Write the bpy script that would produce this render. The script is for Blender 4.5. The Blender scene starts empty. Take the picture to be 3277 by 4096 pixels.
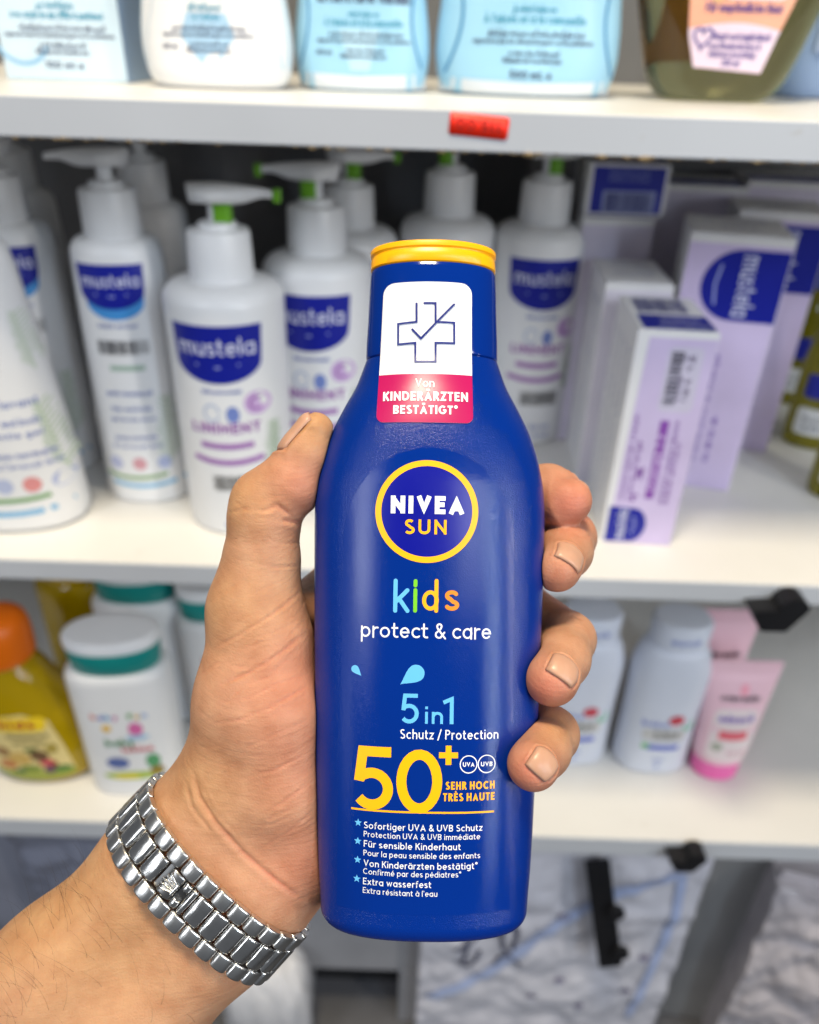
import bpy, bmesh, math, random
import numpy as np
from math import sin, cos, tan, pi, radians, atan2, sqrt
from mathutils import Vector, Matrix
random.seed(7)

# ------------------------------------------------------------------ camera
SC = bpy.context.scene
COL = SC.collection
FPX, PITCH, ROLL = 3100.0, radians(31.2), radians(1.9)      # focal length in photo pixels
CAM = np.array([0.0, 0.0, 1.45])
_X = np.array([1.0, 0, 0]); _U0 = np.array([0, sin(PITCH), cos(PITCH)])
FW = np.array([0, cos(PITCH), -sin(PITCH)])
RT = cos(ROLL) * _X + sin(ROLL) * _U0
UP = -sin(ROLL) * _X + cos(ROLL) * _U0
C2W = np.stack([RT, -UP, FW], 1)            # camera frame: x right, y down, z forward
cd = bpy.data.cameras.new('camera'); cam = bpy.data.objects.new('camera', cd); COL.objects.link(cam)
mw = Matrix.Identity(4)
for i in range(3):
    mw[i][0], mw[i][1], mw[i][2], mw[i][3] = RT[i], UP[i], -FW[i], CAM[i]
cam.matrix_world = mw
cd.sensor_fit = 'VERTICAL'; cd.sensor_height = 36.0; cd.lens = 36.0 * FPX / 4096.0
cd.clip_start = 0.01; cd.clip_end = 50
cd.dof.use_dof = True; cd.dof.focus_distance = 0.192; cd.dof.aperture_fstop = 9.0
SC.camera = cam
SC.render.resolution_x, SC.render.resolution_y = 819, 1024

# ------------------------------------------------------------------ light (shop ceiling lamps)
w = bpy.data.worlds.new('World'); SC.world = w; w.use_nodes = True
bg = w.node_tree.nodes['Background']
bg.inputs[0].default_value = (0.84, 0.90, 1.0, 1); bg.inputs[1].default_value = 0.12
def area(name, loc, target, sx, sy, power, colr):
    l = bpy.data.lights.new(name, 'AREA'); l.shape = 'RECTANGLE'; l.size = sx; l.size_y = sy
    l.energy = power; l.color = colr
    o = bpy.data.objects.new(name, l); COL.objects.link(o)
    d = Vector(target) - Vector(loc)
    o.location = loc; o.rotation_euler = d.to_track_quat('-Z', 'Y').to_euler()
    return o
area('ceiling_lamp', (-0.10, 0.02, 2.85), (-0.10, 0.30, 1.2), 0.30, 0.30, 28, (1.0, 0.85, 0.60))
area('ceiling_lamp', (-1.15, -1.10, 2.80), (0.0, 0.3, 1.3), 0.6, 0.6, 7, (0.92, 0.95, 1.0))
area('ceiling_lamp', (0.70, -1.50, 2.80), (0.0, 0.3, 1.3), 0.6, 0.6, 8, (0.92, 0.95, 1.0))
area('ceiling_lamp', (-1.70, -2.10, 2.80), (0.0, 0.3, 1.1), 0.6, 0.6, 12, (0.88, 0.93, 1.0))
# upright light strips on the shop walls at the right and left, behind the photographer
area('wall_lamp', (1.25, -0.62, 1.85), (0.0, 0.2, 1.4), 0.026, 1.2, 9.5, (1.0, 0.96, 0.9))
area('wall_lamp', (0.92, -1.02, 1.95), (0.0, 0.2, 1.4), 0.022, 1.1, 7.5, (0.70, 0.85, 1.0))
area('wall_lamp', (-1.15, -0.9, 1.9), (0.0, 0.2, 1.4), 0.05, 1.0, 1.3, (0.9, 0.95, 1.0))
vs = SC.view_settings
vs.view_transform = 'Standard'; vs.look = 'None'; vs.exposure = 0.12; vs.gamma = 1.0; vs.use_curve_mapping = False
SC.render.engine = 'CYCLES'

# ------------------------------------------------------------------ helpers
def cam2w(P):
    P = np.asarray(P, float); return P @ C2W.T + CAM
def px2c(x, y, z): return np.array([(x - 1638.5) * z / FPX, (y - 2048.0) * z / FPX, z])

def srgb(r, g, b):
    f = lambda c: ((c / 255 + 0.055) / 1.055) ** 2.4 if c > 10.3 else c / 255 / 12.92
    return (f(r), f(g), f(b), 1)

def mat(name, col, rough=0.4, metal=0.0, bump=0.0, bscale=300.0, vary=0.06, vscale=20.0, trans=0.0,
        coat=0.0, sss=0.0, spec=0.5, ior=1.45, rvar=0.1):
    m = bpy.data.materials.new(name); m.use_nodes = True
    nt = m.node_tree; N = nt.nodes; L = nt.links; b = N['Principled BSDF']
    b.inputs['Roughness'].default_value = rough; b.inputs['Metallic'].default_value = metal
    b.inputs['Transmission Weight'].default_value = trans; b.inputs['Coat Weight'].default_value = coat
    b.inputs['Specular IOR Level'].default_value = spec; b.inputs['IOR'].default_value = ior
    if sss:
        b.inputs['Subsurface Weight'].default_value = sss
        b.inputs['Subsurface Radius'].default_value = (1.0, 0.35, 0.2); b.inputs['Subsurface Scale'].default_value = 0.002
    tc = N.new('ShaderNodeTexCoord')
    n1 = N.new('ShaderNodeTexNoise'); n1.inputs['Scale'].default_value = vscale; n1.inputs['Detail'].default_value = 6
    L.new(tc.outputs['Object'], n1.inputs['Vector'])
    mx = N.new('ShaderNodeMix'); mx.data_type = 'RGBA'; mx.blend_type = 'MULTIPLY'
    rp = N.new('ShaderNodeValToRGB'); lo = 1 - 2 * vary
    rp.color_ramp.elements[0].position = 0.3; rp.color_ramp.elements[0].color = (lo, lo, lo, 1)
    rp.color_ramp.elements[1].position = 0.65; rp.color_ramp.elements[1].color = (1, 1, 1, 1)
    L.new(n1.outputs['Fac'], rp.inputs['Fac']); mx.inputs['Factor'].default_value = 1
    mx.inputs['A'].default_value = col; L.new(rp.outputs['Color'], mx.inputs['B'])
    L.new(mx.outputs['Result'], b.inputs['Base Color'])
    mr = N.new('ShaderNodeMapRange'); mr.inputs['To Min'].default_value = max(0.02, rough - rvar); mr.inputs['To Max'].default_value = rough + rvar
    L.new(n1.outputs['Fac'], mr.inputs['Value']); L.new(mr.outputs['Result'], b.inputs['Roughness'])
    if bump:
        n2 = N.new('ShaderNodeTexNoise'); n2.inputs['Scale'].default_value = bscale; n2.inputs['Detail'].default_value = 3
        L.new(tc.outputs['Object'], n2.inputs['Vector'])
        bp = N.new('ShaderNodeBump'); bp.inputs['Strength'].default_value = bump; bp.inputs['Distance'].default_value = 0.001
        L.new(n2.outputs['Fac'], bp.inputs['Height']); L.new(bp.outputs['Normal'], b.inputs['Normal'])
    return m
_MC = {}
def M(col, rough=0.4, **k):
    key = (tuple(col), rough, tuple(sorted(k.items())))
    if key not in _MC: _MC[key] = mat('paint', srgb(*col), rough, **k)
    return _MC[key]

def obj_from(name, verts, faces, material, parent=None, smooth=True, sharp=None):
    me = bpy.data.meshes.new(name); me.from_pydata([tuple(v) for v in verts], [], faces); me.update()
    if smooth:
        me.polygons.foreach_set('use_smooth', [True] * len(me.polygons))
        if sharp: me.set_sharp_from_angle(angle=radians(sharp))
    me.materials.append(material)
    o = bpy.data.objects.new(name, me); COL.objects.link(o)
    if parent: o.parent = parent
    return o
def empty(name, loc=(0, 0, 0), rz=0.0, label=None, cat=None, group=None, matrix=None):
    o = bpy.data.objects.new(name, None); COL.objects.link(o); o.empty_display_size = 0.02
    if matrix is not None: o.matrix_world = matrix
    else: o.location = loc; o.rotation_euler = (0, 0, rz)
    return tag(o, label, cat, group)
def tag(o, label=None, cat=None, group=None, kind=None):
    for k, v in (('label', label), ('category', cat), ('group', group), ('kind', kind)):
        if v: o[k] = v
    return o

# boxes with bevelled edges
def box(name, lo, hi, material, parent=None, bev=0.0008, seg=2):
    bm = bmesh.new(); bmesh.ops.create_cube(bm, size=1)
    for v in bm.verts:
        v.co = Vector([lo[i] + (v.co[i] + 0.5) * (hi[i] - lo[i]) for i in range(3)])
    if bev: bmesh.ops.bevel(bm, geom=bm.edges[:], offset=bev, segments=seg, affect='EDGES', profile=0.6)
    me = bpy.data.meshes.new(name); bm.to_mesh(me); bm.free(); me.materials.append(material)
    o = bpy.data.objects.new(name, me); COL.objects.link(o)
    if parent: o.parent = parent
    return o

# lofted super-elliptic solid: sections (z, a, b, n [, cx, cy])
class Loft:
    def __init__(self, secs, dense=0, m=64):
        S = np.array([list(s) + [0] * (6 - len(s)) for s in secs], float)
        if dense: S = self._interp(S, dense)
        self.S = S; self.m = m
    @staticmethod
    def _interp(S, k):
        z = S[:, 0]; out = []
        h = np.diff(z); d = np.diff(S, axis=0) / h[:, None]
        t = np.zeros_like(S); t[0] = d[0]; t[-1] = d[-1]
        for i in range(1, len(S) - 1):
            p = d[i - 1] * d[i]
            w1 = 2 * h[i] + h[i - 1]; w2 = h[i] + 2 * h[i - 1]
            with np.errstate(divide='ignore', invalid='ignore'):
                hm = (w1 + w2) / (w1 / d[i - 1] + w2 / d[i])
            t[i] = np.where(p > 0, hm, 0)
        for i in range(len(S) - 1):
            for j in range(k):
                s = j / k; H = h[i]
                out.append((2*s**3-3*s*s+1) * S[i] + (s**3-2*s*s+s) * H * t[i] + (-2*s**3+3*s*s) * S[i+1] + (s**3-s*s) * H * t[i+1])
                out[-1][0] = z[i] + s * H
        out.append(S[-1]); return np.array(out)
    def at(self, v):
        S = self.S; return [np.interp(v, S[:, 0], S[:, i]) for i in range(1, 6)]
    def front(self, u, v, off=0.0):
        """point on the front (-y) side at lateral u, height v, pushed out by off"""
        def P(u, v):
            a, b, n, cx, cy = self.at(v)
            q = np.clip(np.abs((u - cx) / a), 0, 0.9995)
            return np.stack([u + 0 * v, cy - b * (1 - q ** n) ** (1 / n), v + 0 * u], -1)
        u = np.asarray(u, float); v = np.asarray(v, float); e = 2e-4
        p = P(u, v)
        if off is not 0.0:
            du = P(u + e, v) - P(u - e, v); dv = P(u, v + e) - P(u, v - e)
            nn = np.cross(du, dv); nn /= np.linalg.norm(nn, axis=-1, keepdims=True) + 1e-12
            p = p + nn * np.asarray(off)[..., None] if np.ndim(off) else p + nn * off
        return p
    def mesh(self):
        m = self.m; th = np.arange(m) * 2 * pi / m; V = []; Fc = []
        for (z, a, b, n, cx, cy) in self.S:
            c, s = np.cos(th), np.sin(th)
            x = cx + a * np.sign(c) * np.abs(c) ** (2 / n); y = cy + b * np.sign(s) * np.abs(s) ** (2 / n)
            V.append(np.stack([x, y, np.full(m, z)], 1))
        V = np.concatenate(V); k = len(self.S)
        for i in range(k - 1):
            for j in range(m):
                j2 = (j + 1) % m; Fc.append((i*m+j, i*m+j2, (i+1)*m+j2, (i+1)*m+j))
        Fc.append(tuple(range(m - 1, -1, -1))); Fc.append(tuple((k-1)*m + j for j in range(m)))
        return V, Fc
    def build(self, name, material, parent=None, sharp=40):
        V, Fc = self.mesh(); return obj_from(name, V, Fc, material, parent, True, sharp)
class Plane:
    """flat face; maps (u, v) to o + u*ux + v*vx, normal out"""
    def __init__(self, o, ux, vx):
        self.o = np.array(o, float); self.ux = np.array(ux, float); self.vx = np.array(vx, float); self.n = np.cross(self.ux, self.vx)
    def front(self, u, v, off=0.0):
        u = np.asarray(u, float)[..., None]; v = np.asarray(v, float)[..., None]
        off = np.asarray(off, float)
        return self.o + u * self.ux + v * self.vx + (off[..., None] if off.ndim else off) * self.n

def rounded(secs_lo_r, *a): pass

# ------------------------------------------------------------------ 2-D print: ribbons, polygons, a stroke alphabet
class Ink:
    """collects flat shapes (2-D) that are later wrapped on a surface"""
    def __init__(self): self.V = []; self.F = []; self.O = []; self.n = 0; self.k = 0
    def add(self, v, f, lift=None):
        if lift is None: lift = (self.k % 5) * 1.2e-5; self.k += 1
        self.V += [tuple(p) for p in v]; self.O += [lift] * len(v)
        self.F += [tuple(i + self.n for i in q) for q in f]; self.n += len(v)
    def ribbon(self, pts, hw, closed=False, step=None, cap=False):
        P = [np.array(p, float) for p in pts]
        if step:
            Q = []; n = len(P)
            for i in range(n if closed else n - 1):
                a, b = P[i], P[(i + 1) % n]; k = max(1, int(np.linalg.norm(b - a) / step))
                Q += [a + (b - a) * j / k for j in range(k)]
            if not closed: Q.append(P[-1])
            P = Q
        n = len(P); Lp, Rp = [], []
        for i in range(n):
            if closed: a, b = P[i - 1], P[(i + 1) % n]
            else: a, b = P[max(i - 1, 0)], P[min(i + 1, n - 1)]
            d1 = P[i] - a; d2 = b - P[i]
            l1, l2 = np.linalg.norm(d1), np.linalg.norm(d2)
            if l1 < 1e-9: d1 = d2; l1 = l2
            if l2 < 1e-9: d2 = d1; l2 = l1
            d1 = d1 / (l1 + 1e-12); d2 = d2 / (l2 + 1e-12)
            n1 = np.array([-d1[1], d1[0]]); n2 = np.array([-d2[1], d2[0]])
            mm = n1 + n2; q = np.linalg.norm(mm)
            mm = n1 if q < 1e-6 else mm / q
            sc = min(1 / max(mm @ n1, 0.3), 2.2)
            Lp.append(P[i] + mm * hw * sc); Rp.append(P[i] - mm * hw * sc)
        V = []
        for l, r in zip(Lp, Rp): V += [l, r]
        Fc = [(2*i+1, 2*((i+1) % n)+1, 2*((i+1) % n), 2*i) for i in range(n if closed else n - 1)]
        self.add(V, Fc)
        if cap and not closed:
            for c in (P[0], P[-1]): self.disc(c[0], c[1], hw, hw, 14)
    def disc(self, cx, cy, rx, ry, m=24):
        self.poly([(cx + rx * cos(2*pi*i/m), cy + ry * sin(2*pi*i/m)) for i in range(m)])
    def poly(self, pts, cuts=0, lift=None):
        bm = bmesh.new(); vs = [bm.verts.new((p[0], p[1], 0)) for p in pts]
        f = bm.faces.new(vs); f.normal_update()
        if f.normal.z < 0: f.normal_flip()
        if len(pts) > 4: bmesh.ops.triangulate(bm, faces=bm.faces[:])
        if cuts:
            xs = [p[0] for p in pts]; ys = [p[1] for p in pts]
            for ax, a in ((0, xs), (1, ys)):
                kk = cuts if ax == 0 else max(1, int(cuts * 0.7))
                for i in range(1, kk):
                    c = [0, 0, 0]; nn = [0, 0, 0]; c[ax] = min(a) + (max(a) - min(a)) * i / kk; nn[ax] = 1
                    bmesh.ops.bisect_plane(bm, geom=bm.verts[:] + bm.edges[:] + bm.faces[:], plane_co=c, plane_no=nn, dist=1e-7)
        bm.verts.index_update()
        self.add([(v.co.x, v.co.y) for v in bm.verts], [tuple(v.index for v in f.verts) for f in bm.faces], lift); bm.free()
    def rrect(self, x0, y0, x1, y1, r, cuts=0):
        pts = []
        for cx, cy, a in ((x1-r, y1-r, 0), (x0+r, y1-r, 90), (x0+r, y0+r, 180), (x1-r, y0+r, 270)):
            for i in range(7): t = radians(a + 15 * i); pts.append((cx + r * cos(t), cy + r * sin(t)))
        self.poly(pts, cuts)
    def text(self, s, x0, x1, y, h, t=0.075, track=0.16, cap=False, step=None):
        """s fitted between x0 and x1 on baseline y with capital height h"""
        g, wd = layout(s, t, track); sx = (x1 - x0) / wd
        for st, closed in g:
            self.ribbon_sc(st, t, sx, h, x0, y, closed, cap, step)
        return self
    def ribbon_sc(self, st, t, sx, sy, x0, y0, closed, cap, step):
        self.ribbon([(x0 + p[0] * sx, y0 + p[1] * sy) for p in st], t * 0.5 * (sx + sy), closed, step, cap)
    def build(self, name, surf, material, parent, off=0.0001):
        V = np.array(self.V)
        P = surf.front(V[:, 0], V[:, 1], off + np.array(self.O))
        return obj_from(name, P, self.F, material, parent, True)

def arc(cx, cy, rx, ry, a0, a1, n=None):
    n = n or max(6, int(abs(a1 - a0) / 14))
    return [(cx + rx * cos(radians(a0 + (a1 - a0) * i / n)), cy + ry * sin(radians(a0 + (a1 - a0) * i / n))) for i in range(n + 1)]
def glyph(ch, t):
    """(advance, [(points, closed)...]); capital height 1, x-height .7"""
    T = 1 - t; X = 0.7; xt = X - t; o = lambda cx, cy, rx, ry: (arc(cx, cy, rx, ry, 0, 360)[:-1], True)
    l = lambda *p: (list(zip(p[::2], p[1::2])), False); P = lambda p: (p, False)
    acc = {'Ä': ('A', 'd'), 'É': ('E', 'a'), 'È': ('E', 'g'), 'À': ('A', 'g'), 'Ö': ('O', 'd'), 'ä': ('a', 'd'), 'ö': ('o', 'd'), 'ü': ('u', 'd'), 'é': ('e', 'a'), 'è': ('e', 'g'), 'à': ('a', 'g')}
    if ch in acc:
        b, k = acc[ch]; w, st = glyph(b, t); y = (1.0 if b.isupper() else X) + 0.16; c = w / 2; st = list(st)
        if k == 'd': st += [l(c - .17, y, c - .17 + 2 * t, y), l(c + .17 - 2 * t, y, c + .17, y)]
        elif k == 'a': st.append(l(c - .05, y - .07, c + .1, y + .07))
        else: st.append(l(c + .05, y - .07, c - .1, y + .07))
        return w, st
    G = {
    'A': lambda: (.8, [l(t*.9, 0, .4, 1 - t*2.0, .8 - t*.9, 0), l(.17, .3, .63, .3)]),
    'B': lambda: (.62, [l(t, 0, t, 1), P([(t, T), (.3, T)] + arc(.33, .75, .24-t*.5, .25-t, 90, -90) + [(t, .5)]), P([(t, .5)] + arc(.36, .25+t*.3, .26-t, .25-t*.7, 90, -90) + [(t, t)])]),
    'C': lambda: (.8, [P(arc(.45, .5, .45-t, .5-t, 48, 312))]),
    'D': lambda: (.76, [P([(t, t), (t, T)] + arc(.3, .5, .46-t, .5-t, 90, -90) + [(t, t)])]),
    'E': lambda: (.55, [l(.55, T, t, T, t, t, .55, t), l(t, .52, .5, .52)]),
    'F': lambda: (.52, [l(.52, T, t, T, t, 0), l(t, .5, .48, .5)]),
    'G': lambda: (.84, [P(arc(.45, .5, .45-t, .5-t, 45, 340) + [(.86-t, .46), (.5, .46)])]),
    'H': lambda: (.7, [l(t, 0, t, 1), l(.7-t, 0, .7-t, 1), l(t, .5, .7-t, .5)]),
    'I': lambda: (2*t, [l(t, 0, t, 1)]),
    'K': lambda: (.64, [l(t, 0, t, 1), l(.6, 1, t+.03, .45), l(.24, .6, .64-t*.4, 0)]),
    'L': lambda: (.5, [l(t, 1, t, t, .5, t)]),
    'M': lambda: (.86, [l(t, 0, t, T, .43, .3, .86-t, T, .86-t, 0)]),
    'N': lambda: (.74, [l(t, 0, t, 1), l(.74-t, 0, .74-t, 1), l(t*.95, 1-t*1.1, .74-t*.95, t*1.1)]),
    'O': lambda: (.94, [o(.47, .5, .47-t, .5-t)]),
    'P': lambda: (.58, [l(t, 0, t, 1), P([(t, T), (.28, T)] + arc(.3, .72, .28-t, .28-t, 90, -90) + [(t, .44+t)])]),
    'R': lambda: (.62, [l(t, 0, t, 1), P([(t, T), (.28, T)] + arc(.3, .73, .28-t, .27-t, 90, -90) + [(t, .46+t)]), l(.3, .48, .62-t*.4, 0)]),
    'S': lambda: (.58, [P(arc(.29, .74, .25-t*.6, .26-t, 35, 250) + arc(.29, .27, .28-t*.6, .27-t, 75, -150))]),
    'T': lambda: (.6, [l(0, T, .6, T), l(.3, 0, .3, T)]),
    'U': lambda: (.72, [P([(t, 1)] + arc(.36, .34, .36-t, .34-t, 180, 360) + [(.72-t, 1)])]),
    'V': lambda: (.76, [l(t*.9, 1, .38, t*2.0, .76-t*.9, 1)]),
    'Z': lambda: (.6, [l(.02, T, .56-t*.3, T, t*1.2, t, .6, t)]),
    'a': lambda: (.64, [o(.33, .35, .33-t, .35-t), l(.64-t, 0, .64-t, X)]),
    'b': lambda: (.64, [o(.31, .35, .33-t, .35-t), l(t, 0, t, 1.02)]),
    'c': lambda: (.55, [P(arc(.34, .35, .34-t, .35-t, 50, 310))]),
    'd': lambda: (.64, [o(.33, .35, .33-t, .35-t), l(.64-t, 0, .64-t, 1.02)]),
    'e': lambda: (.64, [P([(t+.02, .36), (.62-t, .36)] + arc(.33, .35, .32-t, .35-t, 2, 318))]),
    'f': lambda: (.38, [P([(.16, 0), (.16, .8)] + arc(.34, .8, .18, .22-t, 180, 90) + [(.4, 1.02-t)]), l(0, xt, .36, xt)]),
    'g': lambda: (.64, [o(.33, .35, .33-t, .35-t), P([(.64-t, X)] + arc(.35, -.02, .29-t, .25-t, 0, -150))]),
    'h': lambda: (.58, [l(t, 0, t, 1.02), P(arc(.3, .41, .3-t, .29-t, 180, 0) + [(.58-t, 0)])]),
    'i': lambda: (2*t, [l(t, 0, t, X), l(t, .86, t, .86 + 2*t)]),
    'j': lambda: (.2, [P([(.14, X), (.14, -.1)] + arc(.02, -.1, .12, .12, 0, -90)), l(.14, .86, .14, .86 + 2*t)]),
    'k': lambda: (.54, [l(t, 0, t, 1.02), l(.5, X, t+.02, .3), l(.2, .42, .54-t*.4, 0)]),
    'l': lambda: (2*t, [l(t, 0, t, 1.02)]),
    'm': lambda: (.92, [l(t, 0, t, X), P(arc(.26, .45, .26-t, .25-t, 180, 0) + [(.52-t, 0)]), P([(.52-t, .45)] + arc(.68, .45, .25-t, .25-t, 180, 0) + [(.93-t, 0)])]),
    'n': lambda: (.58, [l(t, 0, t, X), P(arc(.3, .41, .29-t, .29-t, 180, 0) + [(.59-t, 0)])]),
    'o': lambda: (.68, [o(.34, .35, .34-t, .35-t)]),
    'p': lambda: (.64, [o(.31, .35, .33-t, .35-t), l(t, -.28, t, X)]),
    'q': lambda: (.64, [o(.33, .35, .33-t, .35-t), l(.64-t, -.28, .64-t, X)]),
    'r': lambda: (.36, [l(t, 0, t, X), P(arc(.3, .4, .3-t, .3-t, 180, 75))]),
    's': lambda: (.48, [P(arc(.24, .51, .21-t*.5, .19-t, 30, 250) + arc(.24, .19, .23-t*.5, .19-t, 75, -150))]),
    't': lambda: (.38, [P([(.14, .92)] + arc(.32, .2, .18, .2-t, 180, 290)), l(0, xt, .36, xt)]),
    'u': lambda: (.58, [P([(t, X)] + arc(.29, .3, .29-t, .3-t, 180, 360)), l(.58-t, 0, .58-t, X)]),
    'v': lambda: (.56, [l(t*.9, X, .28, t*1.8, .56-t*.9, X)]),
    'w': lambda: (.86, [l(t*.9, X, .23, t*1.7, .43, X-t*1.7, .63, t*1.7, .86-t*.9, X)]),
    'x': lambda: (.54, [l(t*.5, X, .54-t*.5, 0), l(.54-t*.5, X, t*.5, 0)]),
    'y': lambda: (.56, [l(t*.7, X, .3, t), l(.56-t*.7, X, .2, -.28)]),
    'z': lambda: (.5, [l(.02, xt, .46, xt, t, t, .5, t)]),
    '0': lambda: (.68, [o(.34, .5, .34-t, .5-t)]),
    '1': lambda: (.34, [l(0, .78, .34-t, T-.02, .34-t, 0)]),
    '2': lambda: (.56, [P(arc(.28, .72, .26-t, .28-t, 170, -40) + [(t, t), (.56, t)])]),
    '5': lambda: (.6, [P([(.56, T), (.15, T), (.1, .44)]), P([(.108, .475), (.15, .548)] + arc(.29, .33, .31-t, .33-t, 118, -142))]),
    '&': lambda: (.72, [P([(.72, 0), (.2, .66)] + arc(.32, .8, .16-t*.2, .2-t, 200, -10) + [(.4, .62), (.1, .36)] + arc(.3, .24, .28-t, .25-t, 170, 300) + [(.66, .4)])]),
    '/': lambda: (.4, [l(0, -.1, .4, 1.05)]),
    '*': lambda: (.36, [l(.18, .66, .18, 1.04), l(.02, .76, .34, .95), l(.02, .95, .34, .76)]),
    '+': lambda: (.6, [l(0, .4, .6, .4), l(.3, .1, .3, .7)]),
    "'": lambda: (.1, [l(.05, .75, .05, 1)]),
    ',': lambda: (.12, [l(.08, .08, .02, -.14)]), '.': lambda: (.12, [l(.06, 0, .06, 2*t)]),
    '-': lambda: (.3, [l(0, .36, .3, .36)]), '%': lambda: (.8, [o(.18, .78, .16, .2), o(.62, .22, .16, .2), l(.62, 1, .18, 0)]),
    '(': lambda: (.2, [P(arc(.4, .45, .3, .6, 130, 230))]), ')': lambda: (.2, [P(arc(-.2, .45, .3, .6, 50, -50))]),
    }
    return G[ch]() if ch in G else (.5, [])
def layout(s, t, track):
    x = 0.0; out = []
    for i, ch in enumerate(s):
        if ch == ' ': x += 0.34; continue
        wd, st = glyph(ch, t)
        for pts, c in st: out.append(([(p[0] + x, p[1]) for p in pts], c))
        x += wd + track
    return out, max(x - track, 0.1)

# ------------------------------------------------------------------ setting: the shelving
ZC = CAM[2]
def shelf_mat(name, col, edge=False):
    m = mat(name, col, 0.38, vary=0.03, vscale=9, bump=0.05, bscale=700, rvar=0.15)
    nt = m.node_tree; N = nt.nodes; L = nt.links; b = N['Principled BSDF']
    src = b.inputs['Base Color'].links[0].from_socket
    tc = N.new('ShaderNodeTexCoord')
    n = N.new('ShaderNodeTexNoise'); n.inputs['Scale'].default_value = 38; n.inputs['Detail'].default_value = 9; n.inputs['Roughness'].default_value = 0.7
    L.new(tc.outputs['Object'], n.inputs['Vector'])
    r = N.new('ShaderNodeValToRGB'); r.color_ramp.elements[0].position = 0.62; r.color_ramp.elements[1].position = 0.78
    L.new(n.outputs['Fac'], r.inputs['Fac'])
    mx = N.new('ShaderNodeMix'); mx.data_type = 'RGBA'; mx.inputs['B'].default_value = (0.36, 0.31, 0.22, 1)
    mt = N.new('ShaderNodeMath'); mt.operation = 'MULTIPLY'; mt.inputs[1].default_value = 0.75 if edge else 0.35
    L.new(r.outputs['Color'], mt.inputs[0]); L.new(mt.outputs[0], mx.inputs['Factor'])
    L.new(src, mx.inputs['A']); L.new(mx.outputs['Result'], b.inputs['Base Color'])
    return m
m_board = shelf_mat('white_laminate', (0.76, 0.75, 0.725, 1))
m_edge_shaded = shelf_mat('shaded_edge_laminate', (0.52, 0.545, 0.59, 1), True)  # greyer, bluer colour carries the weaker light on the upright fronts
m_back = mat('grey_back', (0.17, 0.17, 0.18, 1), 0.6)
m_black = mat('black_metal', (0.006, 0.006, 0.008, 1), 0.5)
m_glue = mat('old_glue', (0.34, 0.24, 0.12, 1), 0.5, vary=0.2)
SH = [(-0.0282, -0.0478), (-0.3161, -0.333), (-0.5984, -0.6205)]
unit = empty('shelf_unit', (0, 0.44, 0), 0, 'white laminated shop shelving with three boards filled with toiletries', 'shelf')
YB = 0.40                                    # depth of the shelving behind its front edge
for i, (zt, zb) in enumerate(SH):
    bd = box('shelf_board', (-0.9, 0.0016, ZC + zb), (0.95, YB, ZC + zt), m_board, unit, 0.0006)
    ed = box('edge_strip', (-0.9, 0.0, ZC + zb + 0.0006), (0.95, 0.0015, ZC + zt - 0.0004), m_edge_shaded, bd, 0.0005)
# crumbs of old glue along the lower edge of the top board
rg = random.Random(3); V = []; Fc = []
for i in range(150):
    x = rg.uniform(-0.4, 0.45); s = rg.uniform(0.0006, 0.0018) * (2.2 if rg.random() < 0.12 else 1); z = ZC + SH[0][1] + rg.uniform(-0.0006, 0.0006)
    n0 = len(V); y = rg.uniform(0.0, 0.0015)
    V += [(x - s*1.6, y, z), (x + s*1.6, y, z), (x, y - s*.5, z + s*.4), (x, y + s*.5, z + s*.3), (x + s*.2, y, z - s*.6)]
    Fc += [(n0, n0+2, n0+4), (n0+2, n0+1, n0+4), (n0+1, n0+3, n0+4), (n0+3, n0, n0+4), (n0, n0+3, n0+2), (n0+3, n0+1, n0+2)]
o = obj_from('glue_crumbs', V, Fc, m_glue, unit); o['kind'] = 'stuff'
box('back_panel', (-0.9, YB, ZC - 1.2), (0.95, YB + 0.012, ZC + 0.5), m_back, unit, 0)
# black cantilever brackets that carry the boards
def bracket(x, zt, y0, drop, wd, top_r):
    """rounded black plate hanging below a board edge"""
    bm = bmesh.new()
    k_ = wd; prof = [(-k_, -drop), (k_ * .7, -drop), (k_ * 1.75, 0)] + [(k_ * .75 + k_ * cos(radians(a)), k_ * .95 * sin(radians(a))) for a in range(18, 163, 18)] + [(-k_ * .25, 0), (-k_ * 2.0, -drop * .1)]
    f = bm.faces.new([bm.verts.new((x + p[0], y0, zt + p[1])) for p in prof])
    r = bmesh.ops.extrude_face_region(bm, geom=[f])
    bmesh.ops.translate(bm, vec=(0, 0.016, 0), verts=[e for e in r['geom'] if isinstance(e, bmesh.types.BMVert)])
    bmesh.ops.recalc_face_normals(bm, faces=bm.faces[:])
    bmesh.ops.bevel(bm, geom=bm.edges[:], offset=0.0006, segments=2, affect='EDGES')
    me = bpy.data.meshes.new('bracket'); bm.to_mesh(me); bm.free(); me.materials.append(m_black)
    ob = bpy.data.objects.new('bracket', me); COL.objects.link(ob); ob.parent = unit; return ob

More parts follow.
